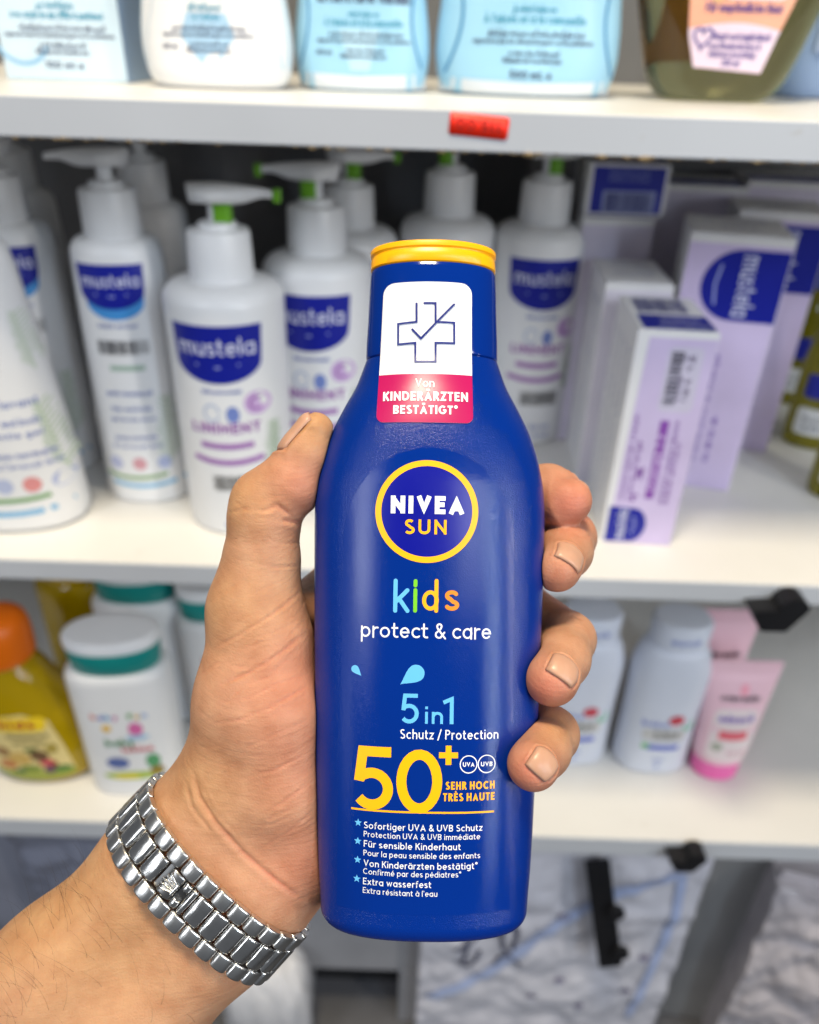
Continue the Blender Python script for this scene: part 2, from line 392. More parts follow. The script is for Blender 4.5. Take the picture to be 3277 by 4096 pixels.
# ------------------------------------------------------------------ the sunscreen bottle
Y0c = (2250 - 2048) * 0.205 / FPX
TS = 0.065
def bz(py): return (0.205 + TS * Y0c) / (1 + TS * (py - 2048) / FPX)
B_T = px2c(1734, 995, bz(995)); B_B = px2c(1694.0, 3688, bz(3688))
bzd = (B_T - B_B); BH = np.linalg.norm(bzd); bzd /= BH
byd = np.array([0, 0, 1.0]); byd = byd - bzd * (byd @ bzd); byd /= np.linalg.norm(byd)
bxd = np.cross(byd, bzd)
BL = np.stack([bxd, byd, bzd], 1)            # bottle local -> camera frame
mw = Matrix.Identity(4)
_W = C2W @ BL; _o = cam2w(B_B)
for i in range(3):
    for j in range(3): mw[i][j] = _W[i, j]
    mw[i][3] = _o[i]
bottle = empty('sunscreen_bottle', matrix=mw, label='dark blue sunscreen bottle with yellow lid held upright in the hand', cat='bottle')
def v_of(py):                                # height on the axis seen at image row py
    r = np.array([0, (py - 2048) / FPX, 1.0]); A = np.array([[bzd[1], -r[1]], [bzd[2], -r[2]]])
    s = np.linalg.solve(A, -B_B[1:]); return s[0]
def a_of(py, l, r): return (r - l) / 2 * bz(py) / FPX
prof = [(1452, 1466, 1991), (1500, 1448, 2007), (1547, 1430, 2024), (1645, 1376, 2073), (1745, 1329, 2122), (1868, 1291, 2160),
        (1960, 1273, 2176), (2060, 1265, 2181), (2348, 1263, 2173), (2600, 1264, 2164), (2942, 1267, 2150), (3200, 1270, 2136), (3462, 1275, 2118), (3560, 1279, 2108)]
secs = []
for py, l, r in prof[::-1]:
    a = a_of(py, l, r) * 0.997
    k = min(1, max(0, (a - 0.0178) / (0.0300 - 0.0178)))
    secs.append([v_of(py), a, 0.0098 + (0.0157 - 0.0098) * k ** 0.85, 2.05 + 0.4 * k])
v1, a1, b1, n1 = secs[0]
low = []
for t in (0, 12, 25, 40, 55, 70, 82, 90):
    R = 0.0048; s = R * (1 - sin(radians(t)))
    low.append([R * (1 - cos(radians(t))), a1 * 0.992 - s, b1 - s, n1])
    if t == 0: low[0][0] = 0.0
low = [q for q in low if q[0] < v1 - 1e-4]
BODY = Loft(low + secs, dense=5, m=128)
def hyd(name, rough, grain, spec=.38):
    m = mat(name, srgb(0, 42, 130), rough, vary=0.03, vscale=30, spec=spec, rvar=0.025)
    nt = m.node_tree; N = nt.nodes; L = nt.links; b = N['Principled BSDF']; tc = N.new('ShaderNodeTexCoord')
    n2 = N.new('ShaderNodeTexNoise'); n2.inputs['Scale'].default_value = 3600; n2.inputs['Detail'].default_value = 2
    L.new(tc.outputs['Object'], n2.inputs['Vector'])
    bp = N.new('ShaderNodeBump'); bp.inputs['Strength'].default_value = grain; bp.inputs['Distance'].default_value = 0.0001
    L.new(n2.outputs['Fac'], bp.inputs['Height']); L.new(bp.outputs['Normal'], b.inputs['Normal'])
    return m
m_blue = hyd('blue_grained_plastic', 0.115, 0.95)
m_cap = hyd('blue_smooth_plastic', 0.09, 0.03)
m_film = hyd('blue_label_film', 0.105, 0.34, .36)
m_yel = mat('yellow_lid', srgb(255, 178, 8), 0.28, vary=0.02, sss=0.1)
m_yprint = mat('yellow_print', srgb(255, 180, 0), 0.35, vary=0.02)
m_white = mat('white_print', (0.86, 0.87, 0.9, 1), 0.35, vary=0.02)
m_stick = mat('white_sticker', (0.80, 0.82, 0.86, 1), 0.25, vary=0.02)
m_crim = mat('crimson_print', srgb(180, 22, 90), 0.25, vary=0.03)
m_lblue = mat('light_blue_print', srgb(100, 186, 240), 0.35, vary=0.02)
m_navy = mat('navy_print', srgb(16, 34, 120), 0.35, vary=0.02)
m_disc = mat('deep_blue_disc', srgb(0, 8, 140), 0.25, vary=0.02)
body = BODY.build('body', m_blue, bottle, 30)
# cap: starts just above the seam
vs0, vs1, vs2 = v_of(1452), v_of(1096), v_of(1016)
ac0 = a_of(1452, 1466, 1991); ac1 = a_of(1096, 1488, 1984); gap = 0.00028
CAP = Loft([(vs0 + gap, ac0 * .985, .0095, 2.05), (vs0 + gap + .0004, ac0 * .997, .0098, 2.05), ((vs0 + vs1) / 2, (ac0 + ac1) / 2, .0097, 2.1), (vs1 - .0012, ac1, .0095, 2.1), (vs1 - .0002, ac1 * .985, .0093, 2.1)], dense=8, m=128)
neck = Loft([(vs0 - .001, ac0 * .97, .0092, 2.05), (vs0 + .002, ac0 * .97, .0092, 2.05)], m=96).build('neck', m_cap, bottle)
cap = CAP.build('cap', m_cap, bottle, 35)
al = a_of(1060, 1487, 1985)
H = vs2 - vs1
LID = Loft([(vs1, al * .975, .0093, 2.1), (vs1 + .0003, al * 1.0, .0096, 2.1), (vs1 + H * .5, al * .992, .00955, 2.1), (vs1 + H * .62, al * .972, .0093, 2.1), (vs1 + H * .68, al * .975, .0093, 2.1), (vs1 + H * .74, al * 1.005, .0097, 2.1),
            (vs1 + H * .92, al * 1.008, .0097, 2.1), (vs1 + H * .99, al * .995, .0096, 2.1), (vs1 + H * 1.03, al * .96, .0092, 2.1), (vs1 + H * 1.04, al * .8, .0075, 2.1)], m=128)
lid = LID.build('lid', m_yel, cap, 50)

class BottleSurf:                            # cap + body as one printable front
    def __init__(self): pass
    def front(self, u, v, off=0.0):
        v = np.asarray(v, float); u = np.asarray(u, float)
        P1 = BODY.front(u, np.minimum(v, vs0), off); P2 = CAP.front(u, np.maximum(v, vs0 + gap + .0004), off)
        k = (v > vs0)[..., None]; P = np.where(k, P2, P1); P[..., 2] = np.where(v > vs0, v, P1[..., 2]); return P
BS = BottleSurf()
def uv(px, py):
    """(u, v) on the bottle front seen at a photo pixel"""
    r = np.array([(px - 1638.5) / FPX, (py - 2048) / FPX, 1.0]); d = -0.015
    for _ in range(30):
        # plane local y = d
        s = (d + byd @ B_B) / (byd @ r); q = BL.T @ (r * s - B_B)
        d = 0.6 * BS.front(np.array([q[0]]), np.array([q[2]]))[0, 1] + 0.4 * d
    return q[0], q[2]
Z1 = lambda x, y: uv(x / 1.4375 + 1200, y / 1.4375 + 900)
Z2 = lambda x, y: uv(x / 1.3475 + 1200, y / 1.3475 + 2200)
def bline(ZZ, s, x0, y0, x1, y1, h, m, t=0.07, track=0.16, name='lettering', capr=False, off=0.00012):
    (u0, v0), (u1, v1) = ZZ(x0, y0), ZZ(x1, y1); v = (v0 + v1) / 2
    hv = ZZ((x0 + x1) / 2, (y0 + y1) / 2 - h)[1] - ZZ((x0 + x1) / 2, (y0 + y1) / 2)[1]
    k = Ink(); k.text(s, u0, u1, v, hv, t, track, capr, step=0.0012); return k.build(name, BS, m, bottle, off)
def bpoly(ZZ, pts, m, name, off, cuts=6, parent=None):
    k = Ink(); k.poly([ZZ(*p) for p in pts], cuts); return k.build(name, BS, m, parent or bottle, off)
# clear label film with an arched top
cu, cv = uv(1717, 2160); ru = 0.0212; pts = [(cu + ru * cos(radians(a)), cv + ru * 1.08 * sin(radians(a))) for a in range(0, 181, 6)]
vb = v_of(3560); pts += [(cu - ru, cv - (cv - vb) * i / 12) for i in range(1, 13)] + [(cu + ru, vb + (cv - vb) * i / 12) for i in range(12)]
k = Ink(); k.poly(pts, 26, 0); k.build('label_film', BS, m_film, bottle, 0.00005)
# round emblem
u0, v0 = Z1(730, 1646); ua = Z1(1025, 1646)[0]; va = Z1(730, 1344)[1]
ro_u = ua - u0; ro_v = ro_u * 1.0
k = Ink(); k.poly([(u0 + ro_u * .96 * cos(2*pi*i/64), v0 + ro_u * .96 * sin(2*pi*i/64)) for i in range(64)], 16, 0); k.build('emblem_disc', BS, m_disc, bottle, 0.0001)
k = Ink(); th = ro_u * 0.058; k.ribbon([(u0 + (ro_u - th) * cos(2*pi*i/96), v0 + (ro_u - th) * sin(2*pi*i/96)) for i in range(96)], th, True); k.build('emblem_ring', BS, m_yprint, bottle, 0.00016)
bline(Z1, 'NIVEA', 522, 1658, 945, 1664, 102, m_white, 0.125, 0.16, off=0.0002)
bline(Z1, 'SUN', 603, 1776, 843, 1780, 84, m_yprint, 0.085, 0.24, off=0.0002)
# kids
for ch, x0, x1, mm in (('k', 497, 590, m_lblue), ('i', 606, 636, mat('green_print', srgb(120, 205, 40), 0.35)), ('d', 653, 750, mat('amber_print', srgb(255, 182, 20), 0.35)), ('s', 776, 860, mat('orange_print', srgb(240, 140, 25), 0.35))):
    bline(Z2, ch, x0 + 6, 326, x1 - 6, 328, 158, mm, 0.072 if ch != 'i' else 0.075, capr=True)
bline(Z2, 'protect & care', 330, 471, 1028, 474, 82, m_white, 0.058, 0.15, capr=True)
# two plain splashes
def drop(ang, cx, cy, r, ln, name):
    pts = []
    for i in range(40):
        a = 2 * pi * i / 40; rr = r; x, y = rr * cos(a), rr * sin(a)
        if x < 0: x *= ln / r; y *= (1 - (x / -ln) ** 1.6 * 0.97) if x < 0 else 1
        pts.append((cx + x * cos(ang) - y * sin(ang), cy + x * sin(ang) + y * cos(ang)))
    return bpoly(Z2, pts, m_lblue, name, 0.00012, 3)
drop(radians(228), 298, 640, 20, 52, 'splash_print'); drop(radians(-35), 626, 664, 46, 105, 'splash_print')
bline(Z2, '5', 540, 932, 640, 936, 160, m_lblue, 0.066)
bline(Z2, 'in', 674, 936, 770, 937, 92, m_lblue, 0.075, 0.2)
bline(Z2, '1', 772, 937, 828, 939, 148, m_lblue, 0.066)
bline(Z2, 'Schutz / Protection', 541, 1012, 1068, 1020, 52, m_white, 0.066, 0.17)
bline(Z2, '5', 280, 1388, 502, 1402, 338, m_yprint, 0.076); bline(Z2, '0', 516, 1416, 766, 1420, 343, m_yprint, 0.076)
(uc, vc), (ud, _) = Z2(801, 1106), Z2(852, 1106); r = ud - uc; tt = r * .3
k = Ink(); k.poly([(uc - r, vc - tt), (uc - tt, vc - tt), (uc - tt, vc - r), (uc + tt, vc - r), (uc + tt, vc - tt), (uc + r, vc - tt), (uc + r, vc + tt), (uc + tt, vc + tt), (uc + tt, vc + r), (uc - tt, vc + r), (uc - tt, vc + tt), (uc - r, vc + tt)], 4); k.build('plus_sign', BS, m_yprint, bottle, 0.00012)
for cx, cy, s in ((909, 1155, 'UVA'), (1006, 1152, 'UVB')):
    (uc, vc), (ud, _) = Z2(cx, cy), Z2(cx + 45, cy); r = ud - uc
    k = Ink(); k.ribbon([(uc + r * cos(2*pi*i/40), vc + r * sin(2*pi*i/40)) for i in range(40)], r * .055, True); k.build('badge_ring', BS, m_white, bottle, 0.00012)
    bline(Z2, s, cx - 31, cy + 12, cx + 31, cy + 12, 24, m_white, 0.09, 0.14)
bline(Z2, 'SEHR HOCH', 786, 1291, 1048, 1284, 43, m_yprint, 0.105, 0.2); bline(Z2, 'TRÈS HAUTE', 771, 1352, 1048, 1346, 43, m_yprint, 0.105, 0.2)
(ua, va_), (ub, vb_) = Z2(278, 1383), Z2(1045, 1415); k = Ink(); vm = (va_ + vb_) / 2
k.ribbon([(ua, vm), (ub, vm)], 0.00022, step=0.001); k.build('underline', BS, m_yprint, bottle, 0.0001)
rows = [('Sofortiger UVA & UVB Schutz', 346, 1486, 982, 1523, 36, 315, 1468), ('Protection UVA & UVB immédiate', 345, 1533, 970, 1567, 31, 0, 0), ('Für sensible Kinderhaut', 345, 1588, 866, 1626, 36, 313, 1567), ('Pour la peau sensible des enfants', 344, 1634, 970, 1669, 31, 0, 0),
        ('Von Kinderärzten bestätigt*', 344, 1691, 956, 1728, 36, 312, 1668), ('Confirmé par des pédiatres*', 342, 1735, 868, 1771, 31, 0, 0), ('Extra wasserfest', 341, 1791, 707, 1830, 36, 308, 1770), ('Extra résistant à l\'eau', 340, 1837, 740, 1876, 31, 0, 0)]
for s, x0, y0, x1, y1, h, sx, sy in rows:
    bline(Z2, s, x0, y0, x1, y1, h, m_white, 0.066 if h > 33 else 0.06, 0.16)
    if sx:
        (uc, vc), (ud, _) = Z2(sx, sy), Z2(sx + 19, sy); r = ud - uc
        k = Ink(); k.poly([(uc + r * (1.1 if i % 2 == 0 else .48) * sin(pi * i / 5), vc + r * (1.1 if i % 2 == 0 else .48) * cos(pi * i / 5)) for i in range(10)]); k.build('star_print', BS, m_lblue, bottle, 0.00012)
# paper seal over cap and shoulder
(ul, vt), (ur, _) = Z1(483, 338), Z1(987, 338); (ul2, vb2), (ur2, _) = Z1(442, 1136), Z1(994, 1136)
vr = Z1(720, 858)[1]; vt = Z1(735, 327)[1]; vb2 = Z1(720, 1137)[1]
ul, ur = Z1(483, 400)[0], Z1(987, 400)[0]; ul2, ur2 = Z1(443, 1080)[0], Z1(994, 1080)[0]
def edge(v): s = (v - vb2) / (vt - vb2); return ul2 + (ul - ul2) * s, ur2 + (ur - ur2) * s
def seal_poly(va, vbb, rt, rb):
    pts = []
    l, r = edge(va); L2, R2 = edge(vbb)
    for i in range(7): t = radians(15 * i); pts.append((r - rt + rt * cos(t), va - rt + rt * sin(t)) if rt else (r, va))
    for i in range(7): t = radians(90 + 15 * i); pts.append((l + rt + rt * cos(t), va - rt + rt * sin(t)) if rt else (l, va))
    for i in range(7): t = radians(180 + 15 * i); pts.append((L2 + rb + rb * cos(t), vbb + rb + rb * sin(t)) if rb else (L2, vbb))
    for i in range(7): t = radians(270 + 15 * i); pts.append((R2 - rb + rb * cos(t), vbb + rb + rb * sin(t)) if rb else (R2, vbb))
    out = [pts[0]]
    for p in pts[1:]:
        if abs(p[0] - out[-1][0]) + abs(p[1] - out[-1][1]) > 1e-7: out.append(p)
    return out
k = Ink(); k.poly(seal_poly(vt, vb2, .0028, .0018), 22, 0); seal = k.build('seal_sticker', BS, m_stick, bottle, 0.00022)
k = Ink(); k.poly(seal_poly(vr, vb2 + .00002, 0, .0018), 16, 0); k.build('crimson_band', BS, m_crim, seal, 0.00027)
k = Ink()
for pts in ([(672, 450), (672, 560), (568, 572), (568, 690), (665, 680), (665, 790), (780, 790), (780, 680), (885, 683), (885, 565), (780, 560), (780, 452), (712, 452)], [(645, 600), (697, 655), (888, 457)]):
    k.ribbon([Z1(*p) for p in pts], 0.00026, step=0.0012)
k.build('cross_check_mark', BS, m_navy, seal, 0.0005)
for s, x0, y0, x1, y1, h, t in (('Von', 665, 937, 772, 937, 50, .06), ('KINDERÄRZTEN', 481, 1019, 964, 1019, 53, .105), ('BESTÄTIGT*', 538, 1092, 905, 1092, 50, .105)):
    ob = bline(Z1, s, x0, y0, x1, y1, h, m_white, t, 0.15, off=0.00042); ob.parent = seal

# ------------------------------------------------------------------ hand, wrist and forearm (one continuous skin)
def C(x, y, z): return px2c(x, y, z)
def rp(r, z): return r * z / FPX
def cones(pts):
    """pts: (px, py, depth, radius in px) -> metric segments"""
    q = [(C(x, y, z), rp(r, z)) for x, y, z, r in pts]
    return [(q[i][0], q[i][1], q[i+1][0], q[i+1][1]) for i in range(len(q) - 1)]
def d_cone(P, s):
    a, ra, b, rb = s; ab = b - a; t = np.clip(((P - a) @ ab) / (ab @ ab), 0, 1)
    return np.linalg.norm(P - a - t[:, None] * ab, axis=1) - (ra + t * (rb - ra))
def smin(a, b, k):
    h = np.clip(0.5 + 0.5 * (b - a) / k, 0, 1); return b + (a - b) * h - k * h * (1 - h)
def chain(P, segs, k):
    d = d_cone(P, segs[0])
    for s in segs[1:]: d = smin(d, d_cone(P, s), k)
    return d
thumb = cones([(1010, 2440, .207, 163), (1046, 2250, .207, 147), (1058, 2090, .206, 141)]) + cones([(1058, 2070, .206, 135), (1060, 2010, .206, 128), (1162, 1936, .205, 127)]) \
      + cones([(1162, 1936, .205, 124), (1222, 1820, .204, 94), (1262, 1724, .2035, 75)])
thenar = cones([(925, 3170, .210, 196), (985, 2800, .206, 186), (1010, 2440, .207, 165)]) + cones([(1130, 3150, .205, 190), (1105, 2850, .204, 176), (1085, 2560, .206, 140), (1040, 2400, .207, 130)])
palm = cones([(870, 3380, .216, 230), (1120, 3000, .226, 230), (1400, 2330, .243, 120)]) + cones([(930, 3380, .218, 235), (1250, 2900, .232, 200), (1500, 2540, .246, 125)]) \
     + cones([(980, 3420, .218, 225), (1250, 3080, .228, 200), (1500, 2820, .244, 125)]) + cones([(1050, 3470, .214, 200), (1230, 3250, .216, 190), (1420, 3080, .236, 140)])
web = cones([(1090, 2480, .214, 95), (1280, 2420, .232, 105), (1400, 2330, .243, 115)])
fingers = [
    cones([(1400, 2330, .243, 120), (1720, 2080, .249, 118), (1960, 1998, .243, 112), (2110, 1984, .228, 118), (2190, 1988, .218, 127), (2262, 2008, .2115, 100), (2296, 1998, .2095, 62)]),
    cones([(1500, 2540, .246, 125), (1800, 2280, .252, 120), (2080, 2150, .246, 114), (2275, 2150, .224, 105), (2262, 2205, .212, 104), (2228, 2272, .2025, 96)]),
    cones([(1500, 2820, .244, 125), (1800, 2560, .250, 118), (2080, 2430, .241, 112), (2272, 2556, .2145, 106), (2248, 2636, .203, 108), (2208, 2716, .1935, 108)]),
    cones([(1420, 3080, .236, 125), (1750, 2900, .246, 110), (2040, 2800, .234, 104), (2205, 2938, .2055, 106), (2172, 3000, .195, 106), (2133, 3058, .1875, 104)]),
]
WC = C(833, 3505, .2115); ARM = np.array([-.69, .722, -.10]); ARM /= np.linalg.norm(ARM)
LAT = np.array([.722, .69, 0.0]); LAT -= ARM * (LAT @ ARM); LAT /= np.linalg.norm(LAT)
NRM = np.cross(ARM, LAT); NRM *= -np.sign(NRM[2])               # towards the camera
arm = []
for s in (-1, 1):
    arm += [(WC - ARM * .024 + LAT * s * .0110 - NRM * .001, .0152, WC + ARM * .004 + LAT * s * .0112 - NRM * .0005, .0152),
            (WC + ARM * .004 + LAT * s * .0112 - NRM * .0005, .0152, WC + ARM * .045 + LAT * s * .0112, .0170),
            (WC + ARM * .045 + LAT * s * .0112, .0170, WC + ARM * .15 + LAT * s * .0140, .0250)]
_sa = np.array([s[:4] for s in BODY.S])
def d_bottle(P):
    q = (P - B_B) @ BL; v = np.clip(q[:, 2], 0.0045, vs2)
    a = np.interp(v, BODY.S[:, 0], BODY.S[:, 1]); b = np.interp(v, BODY.S[:, 0], BODY.S[:, 2]); n = np.interp(v, BODY.S[:, 0], BODY.S[:, 3])
    f = (np.abs(q[:, 0] / a) ** n + np.abs(q[:, 1] / b) ** n) ** (1 / n)
    g = np.hypot(q[:, 0], q[:, 1])
    d = (f - 1) * np.minimum(g / np.maximum(f, 1e-3), 0.03)
    return np.maximum(d, np.maximum(-q[:, 2], q[:, 2] - vs2))
def hand_sdf(P):
    f = None
    for c in fingers:
        d = chain(P, c, .0022); f = d if f is None else smin(f, d, .0010)
    pm = chain(P, palm, .010); pm = smin(pm, chain(P, web, .006), .008)
    tn = chain(P, thenar, .007); th = chain(P, thumb, .0028)
    tn = smin(tn, th, .005); pm = smin(pm, tn, .006)
    am = chain(P, arm, .010); pm = smin(pm, am, .011)
    d = smin(pm, f, .004)
    return -smin(-d, d_bottle(P) - 0.00005, .0008)
def grid_surface(lo, hi, h):
    n = np.ceil((hi - lo) / h).astype(int) + 1
    ax = [lo[i] + h * np.arange(n[i]) for i in range(3)]
    kc = 5; nc = (n + kc - 1) // kc + 1
    cx = [lo[i] + h * kc * np.arange(nc[i]) for i in range(3)]
    G = np.stack(np.meshgrid(*cx, indexing='ij'), -1).reshape(-1, 3)
    D = hand_sdf(G).reshape(nc)
    near = np.abs(D) < h * kc * 2.2
    nf = np.repeat(np.repeat(np.repeat(near, kc, 0), kc, 1), kc, 2)[kc//2:, kc//2:, kc//2:]
    nf2 = np.zeros(n, bool); s = [min(n[i], nf.shape[i]) for i in range(3)]; nf2[:s[0], :s[1], :s[2]] = nf[:s[0], :s[1], :s[2]]
    Df = np.repeat(np.repeat(np.repeat(D, kc, 0), kc, 1), kc, 2)[kc//2:, kc//2:, kc//2:]
    val = np.full(n, 0.01); val[:s[0], :s[1], :s[2]] = np.where(Df[:s[0], :s[1], :s[2]] > 0, 0.01, -0.01)
    I = np.argwhere(nf2); Pn = np.stack([ax[i][I[:, i]] for i in range(3)], 1)
    out = np.empty(len(Pn))
    for i in range(0, len(Pn), 200000): out[i:i+200000] = hand_sdf(Pn[i:i+200000])
    val[nf2] = out
    # surface nets
    ins = val < 0
    cs = [ins[a:n[0]-1+a, b:n[1]-1+b, c:n[2]-1+c] for a in (0, 1) for b in (0, 1) for c in (0, 1)]
    sm = sum(x.astype(np.int8) for x in cs); act = (sm > 0) & (sm < 8)
    cid = np.full(act.shape, -1, np.int64); A = np.argwhere(act); cid[act] = np.arange(len(A))
    acc = np.zeros((len(A), 3)); cnt = np.zeros(len(A))
    cor = [(a, b, c) for a in (0, 1) for b in (0, 1) for c in (0, 1)]
    for i in range(8):
        for j in range(i + 1, 8):
            if sum(abs(cor[i][q] - cor[j][q]) for q in range(3)) != 1: continue
            vi = val[A[:, 0] + cor[i][0], A[:, 1] + cor[i][1], A[:, 2] + cor[i][2]]; vj = val[A[:, 0] + cor[j][0], A[:, 1] + cor[j][1], A[:, 2] + cor[j][2]]
            x = (vi < 0) != (vj < 0); t = np.where(x, vi / np.where(x, vi - vj, 1), 0)
            p = np.array(cor[i]) + t[:, None] * (np.array(cor[j]) - np.array(cor[i])); acc += p * x[:, None]; cnt += x
    Vt = lo + h * (A + acc / cnt[:, None])
    Q = []
    for axn in range(3):
        o1, o2 = [(1, 2), (2, 0), (0, 1)][axn]
        s0 = [slice(1, n[i] - 1) for i in range(3)]; s0[axn] = slice(0, n[axn] - 1); s1 = list(s0); s1[axn] = slice(1, n[axn])
        fl = ins[tuple(s0)] != ins[tuple(s1)]; E = np.argwhere(fl); dirn = ins[tuple(s0)][fl]
        for q in range(3):
            if q != axn: E[:, q] += 1
        def cc(d1, d2):
            e = E.copy(); e[:, o1] -= d1; e[:, o2] -= d2; return cid[e[:, 0], e[:, 1], e[:, 2]]
        q4 = np.stack([cc(0, 0), cc(1, 0), cc(1, 1), cc(0, 1)], 1); q4[~dirn] = q4[~dirn][:, ::-1]; Q.append(q4)
    return Vt, np.concatenate(Q)
def grad(P, e=2.5e-4):
    g = np.zeros_like(P)
    for i in range(3):
        d = np.zeros(3); d[i] = e; g[:, i] = hand_sdf(P + d) - hand_sdf(P - d)
    return g / (np.linalg.norm(g, axis=1, keepdims=True) + 1e-12)
lo = np.array([-.205, -.036, .150]); hi = np.array([.058, .195, .268])
HV, HQ = grid_surface(lo, hi, .0011)
# one round of quad subdivision, then snap back on the exact surface
E = np.concatenate([HQ[:, [i, (i + 1) % 4]] for i in range(4)]); E.sort(1)
ue, inv = np.unique(E, axis=0, return_inverse=True); inv = inv.reshape(4, -1).T
nV = len(HV); nE = len(ue)
P2 = np.concatenate([HV, HV[ue].mean(1), HV[HQ].mean(1)])
fi = nV + nE + np.arange(len(HQ))
HQ2 = np.concatenate([np.stack([HQ[:, i], nV + inv[:, i], fi, nV + inv[:, i - 1]], 1) for i in range(4)])
HG = grad(P2)
for _ in range(2): P2 = P2 - HG * np.clip(hand_sdf(P2), -.0006, .0006)[:, None]
HG = grad(P2, 6e-4)
# creases: photo-pixel polylines, half width (px), depth (mm)
CR = [([(1040, 2050), (1110, 2020), (1180, 2075)], 7, .5), ([(1130, 2080), (1165, 2085), (1206, 2090)], 8, .7), ([(1070, 2045), (1010, 2030), (915, 2050)], 5, .25), ([(925, 2000), (1000, 2045), (1090, 2040)], 4, .2),
      ([(1055, 2262), (1120, 2268), (1200, 2262)], 4, .35), ([(990, 2240), (1060, 2262)], 4, .15), ([(1060, 2150), (1120, 2175), (1200, 2172)], 4, .22),
      ([(1205, 2365), (1130, 2430), (1040, 2490), (960, 2540), (860, 2590)], 5, .42), ([(1225, 2530), (1150, 2590), (1090, 2635), (1000, 2690), (880, 2740)], 6, .45), ([(1210, 2470), (1120, 2520), (1010, 2555)], 4, .2),
      ([(1140, 2620), (1080, 2660), (960, 2670), (850, 2650)], 4, .22), ([(1230, 2700), (1120, 2730), (1000, 2790), (870, 2815)], 4, .22), ([(1240, 2740), (1080, 2830), (960, 2880), (840, 2895)], 5, .33), ([(1240, 2880), (1120, 2930), (980, 2990)], 4, .2),
      ([(1250, 3000), (1100, 3080), (950, 3120)], 4, .2), ([(1255, 3120), (1120, 3220), (980, 3290)], 4, .18), ([(1260, 3240), (1150, 3330), (1040, 3400)], 4, .2),
      ([(770, 3080), (800, 3190), (870, 3300), (980, 3420), (1100, 3520), (1210, 3600)], 9, .75), ([(800, 3130), (850, 3230), (950, 3340)], 5, .3), ([(745, 3130), (770, 3230), (850, 3330)], 6, .35),
      ([(2290, 2130), (2330, 2150), (2370, 2140)], 5, .2), ([(2285, 2455), (2330, 2480)], 5, .25), ([(2300, 2500), (2350, 2520)], 4, .2), ([(2280, 2430), (2320, 2462)], 4, .2), ([(2240, 2870), (2275, 2920)], 4, .15)]
rc_ = random.Random(21)
for i in range(46):                           # fine secondary lines of the thenar, thumb and wrist
    x = rc_.uniform(840, 1200); y = rc_.uniform(2330, 3420); ln = rc_.uniform(60, 210); a = radians(rc_.gauss(-27, 12)); c = rc_.uniform(-18, 18)
    CR.append(([(x - ln / 2 * cos(a), y - ln / 2 * sin(a)), (x + c * .5, y + c), (x + ln / 2 * cos(a), y + ln / 2 * sin(a))], rc_.uniform(3, 4.5), rc_.uniform(.08, .2)))
for i in range(12):
    x = rc_.uniform(930, 1150); y = rc_.uniform(1960, 2200); ln = rc_.uniform(50, 130); a = radians(rc_.gauss(5, 14))
    CR.append(([(x - ln / 2 * cos(a), y - ln / 2 * sin(a)), (x, y + rc_.uniform(-9, 9)), (x + ln / 2 * cos(a), y + ln / 2 * sin(a))], 3.5, rc_.uniform(.08, .18)))
sx = 1638.5 + FPX * P2[:, 0] / P2[:, 2]; sy = 2048 + FPX * P2[:, 1] / P2[:, 2]
facing = np.einsum('ij,ij->i', HG, -P2 / np.linalg.norm(P2, axis=1, keepdims=True))
disp = np.zeros(len(P2))
for pts, wd, dep in CR:
    Q = np.array(pts, float); L = np.concatenate([[0], np.cumsum(np.linalg.norm(np.diff(Q, axis=0), axis=1))])
    bx = (sx > Q[:, 0].min() - 60) & (sx < Q[:, 0].max() + 60) & (sy > Q[:, 1].min() - 60) & (sy < Q[:, 1].max() + 60) & (facing > 0) & (P2[:, 2] < .228)
    I = np.where(bx)[0]; S = np.stack([sx[I], sy[I]], 1); best = np.full(len(I), 1e9); par = np.zeros(len(I))
    for i in range(len(Q) - 1):
        ab = Q[i+1] - Q[i]; t = np.clip(((S - Q[i]) @ ab) / (ab @ ab), 0, 1); d = np.linalg.norm(S - Q[i] - t[:, None] * ab, axis=1)
        # gentle wobble so that no crease is ruler-straight
        u = d < best; best[u] = d[u]; par[u] = (L[i] + t[u] * np.linalg.norm(ab)) / L[-1]
    wob = 5 * np.sin(S[:, 0] * .043 + S[:, 1] * .031) ; best = np.abs(best + 0.25 * wob)
    tap = np.clip(np.minimum(par, 1 - par) * 5 + .15, 0, 1)
    disp[I] -= .72 * dep * .001 * np.exp(-(best / wd) ** 2) * tap - dep * .00022 * np.exp(-((best - 2.6 * wd) / (1.6 * wd)) ** 2) * tap
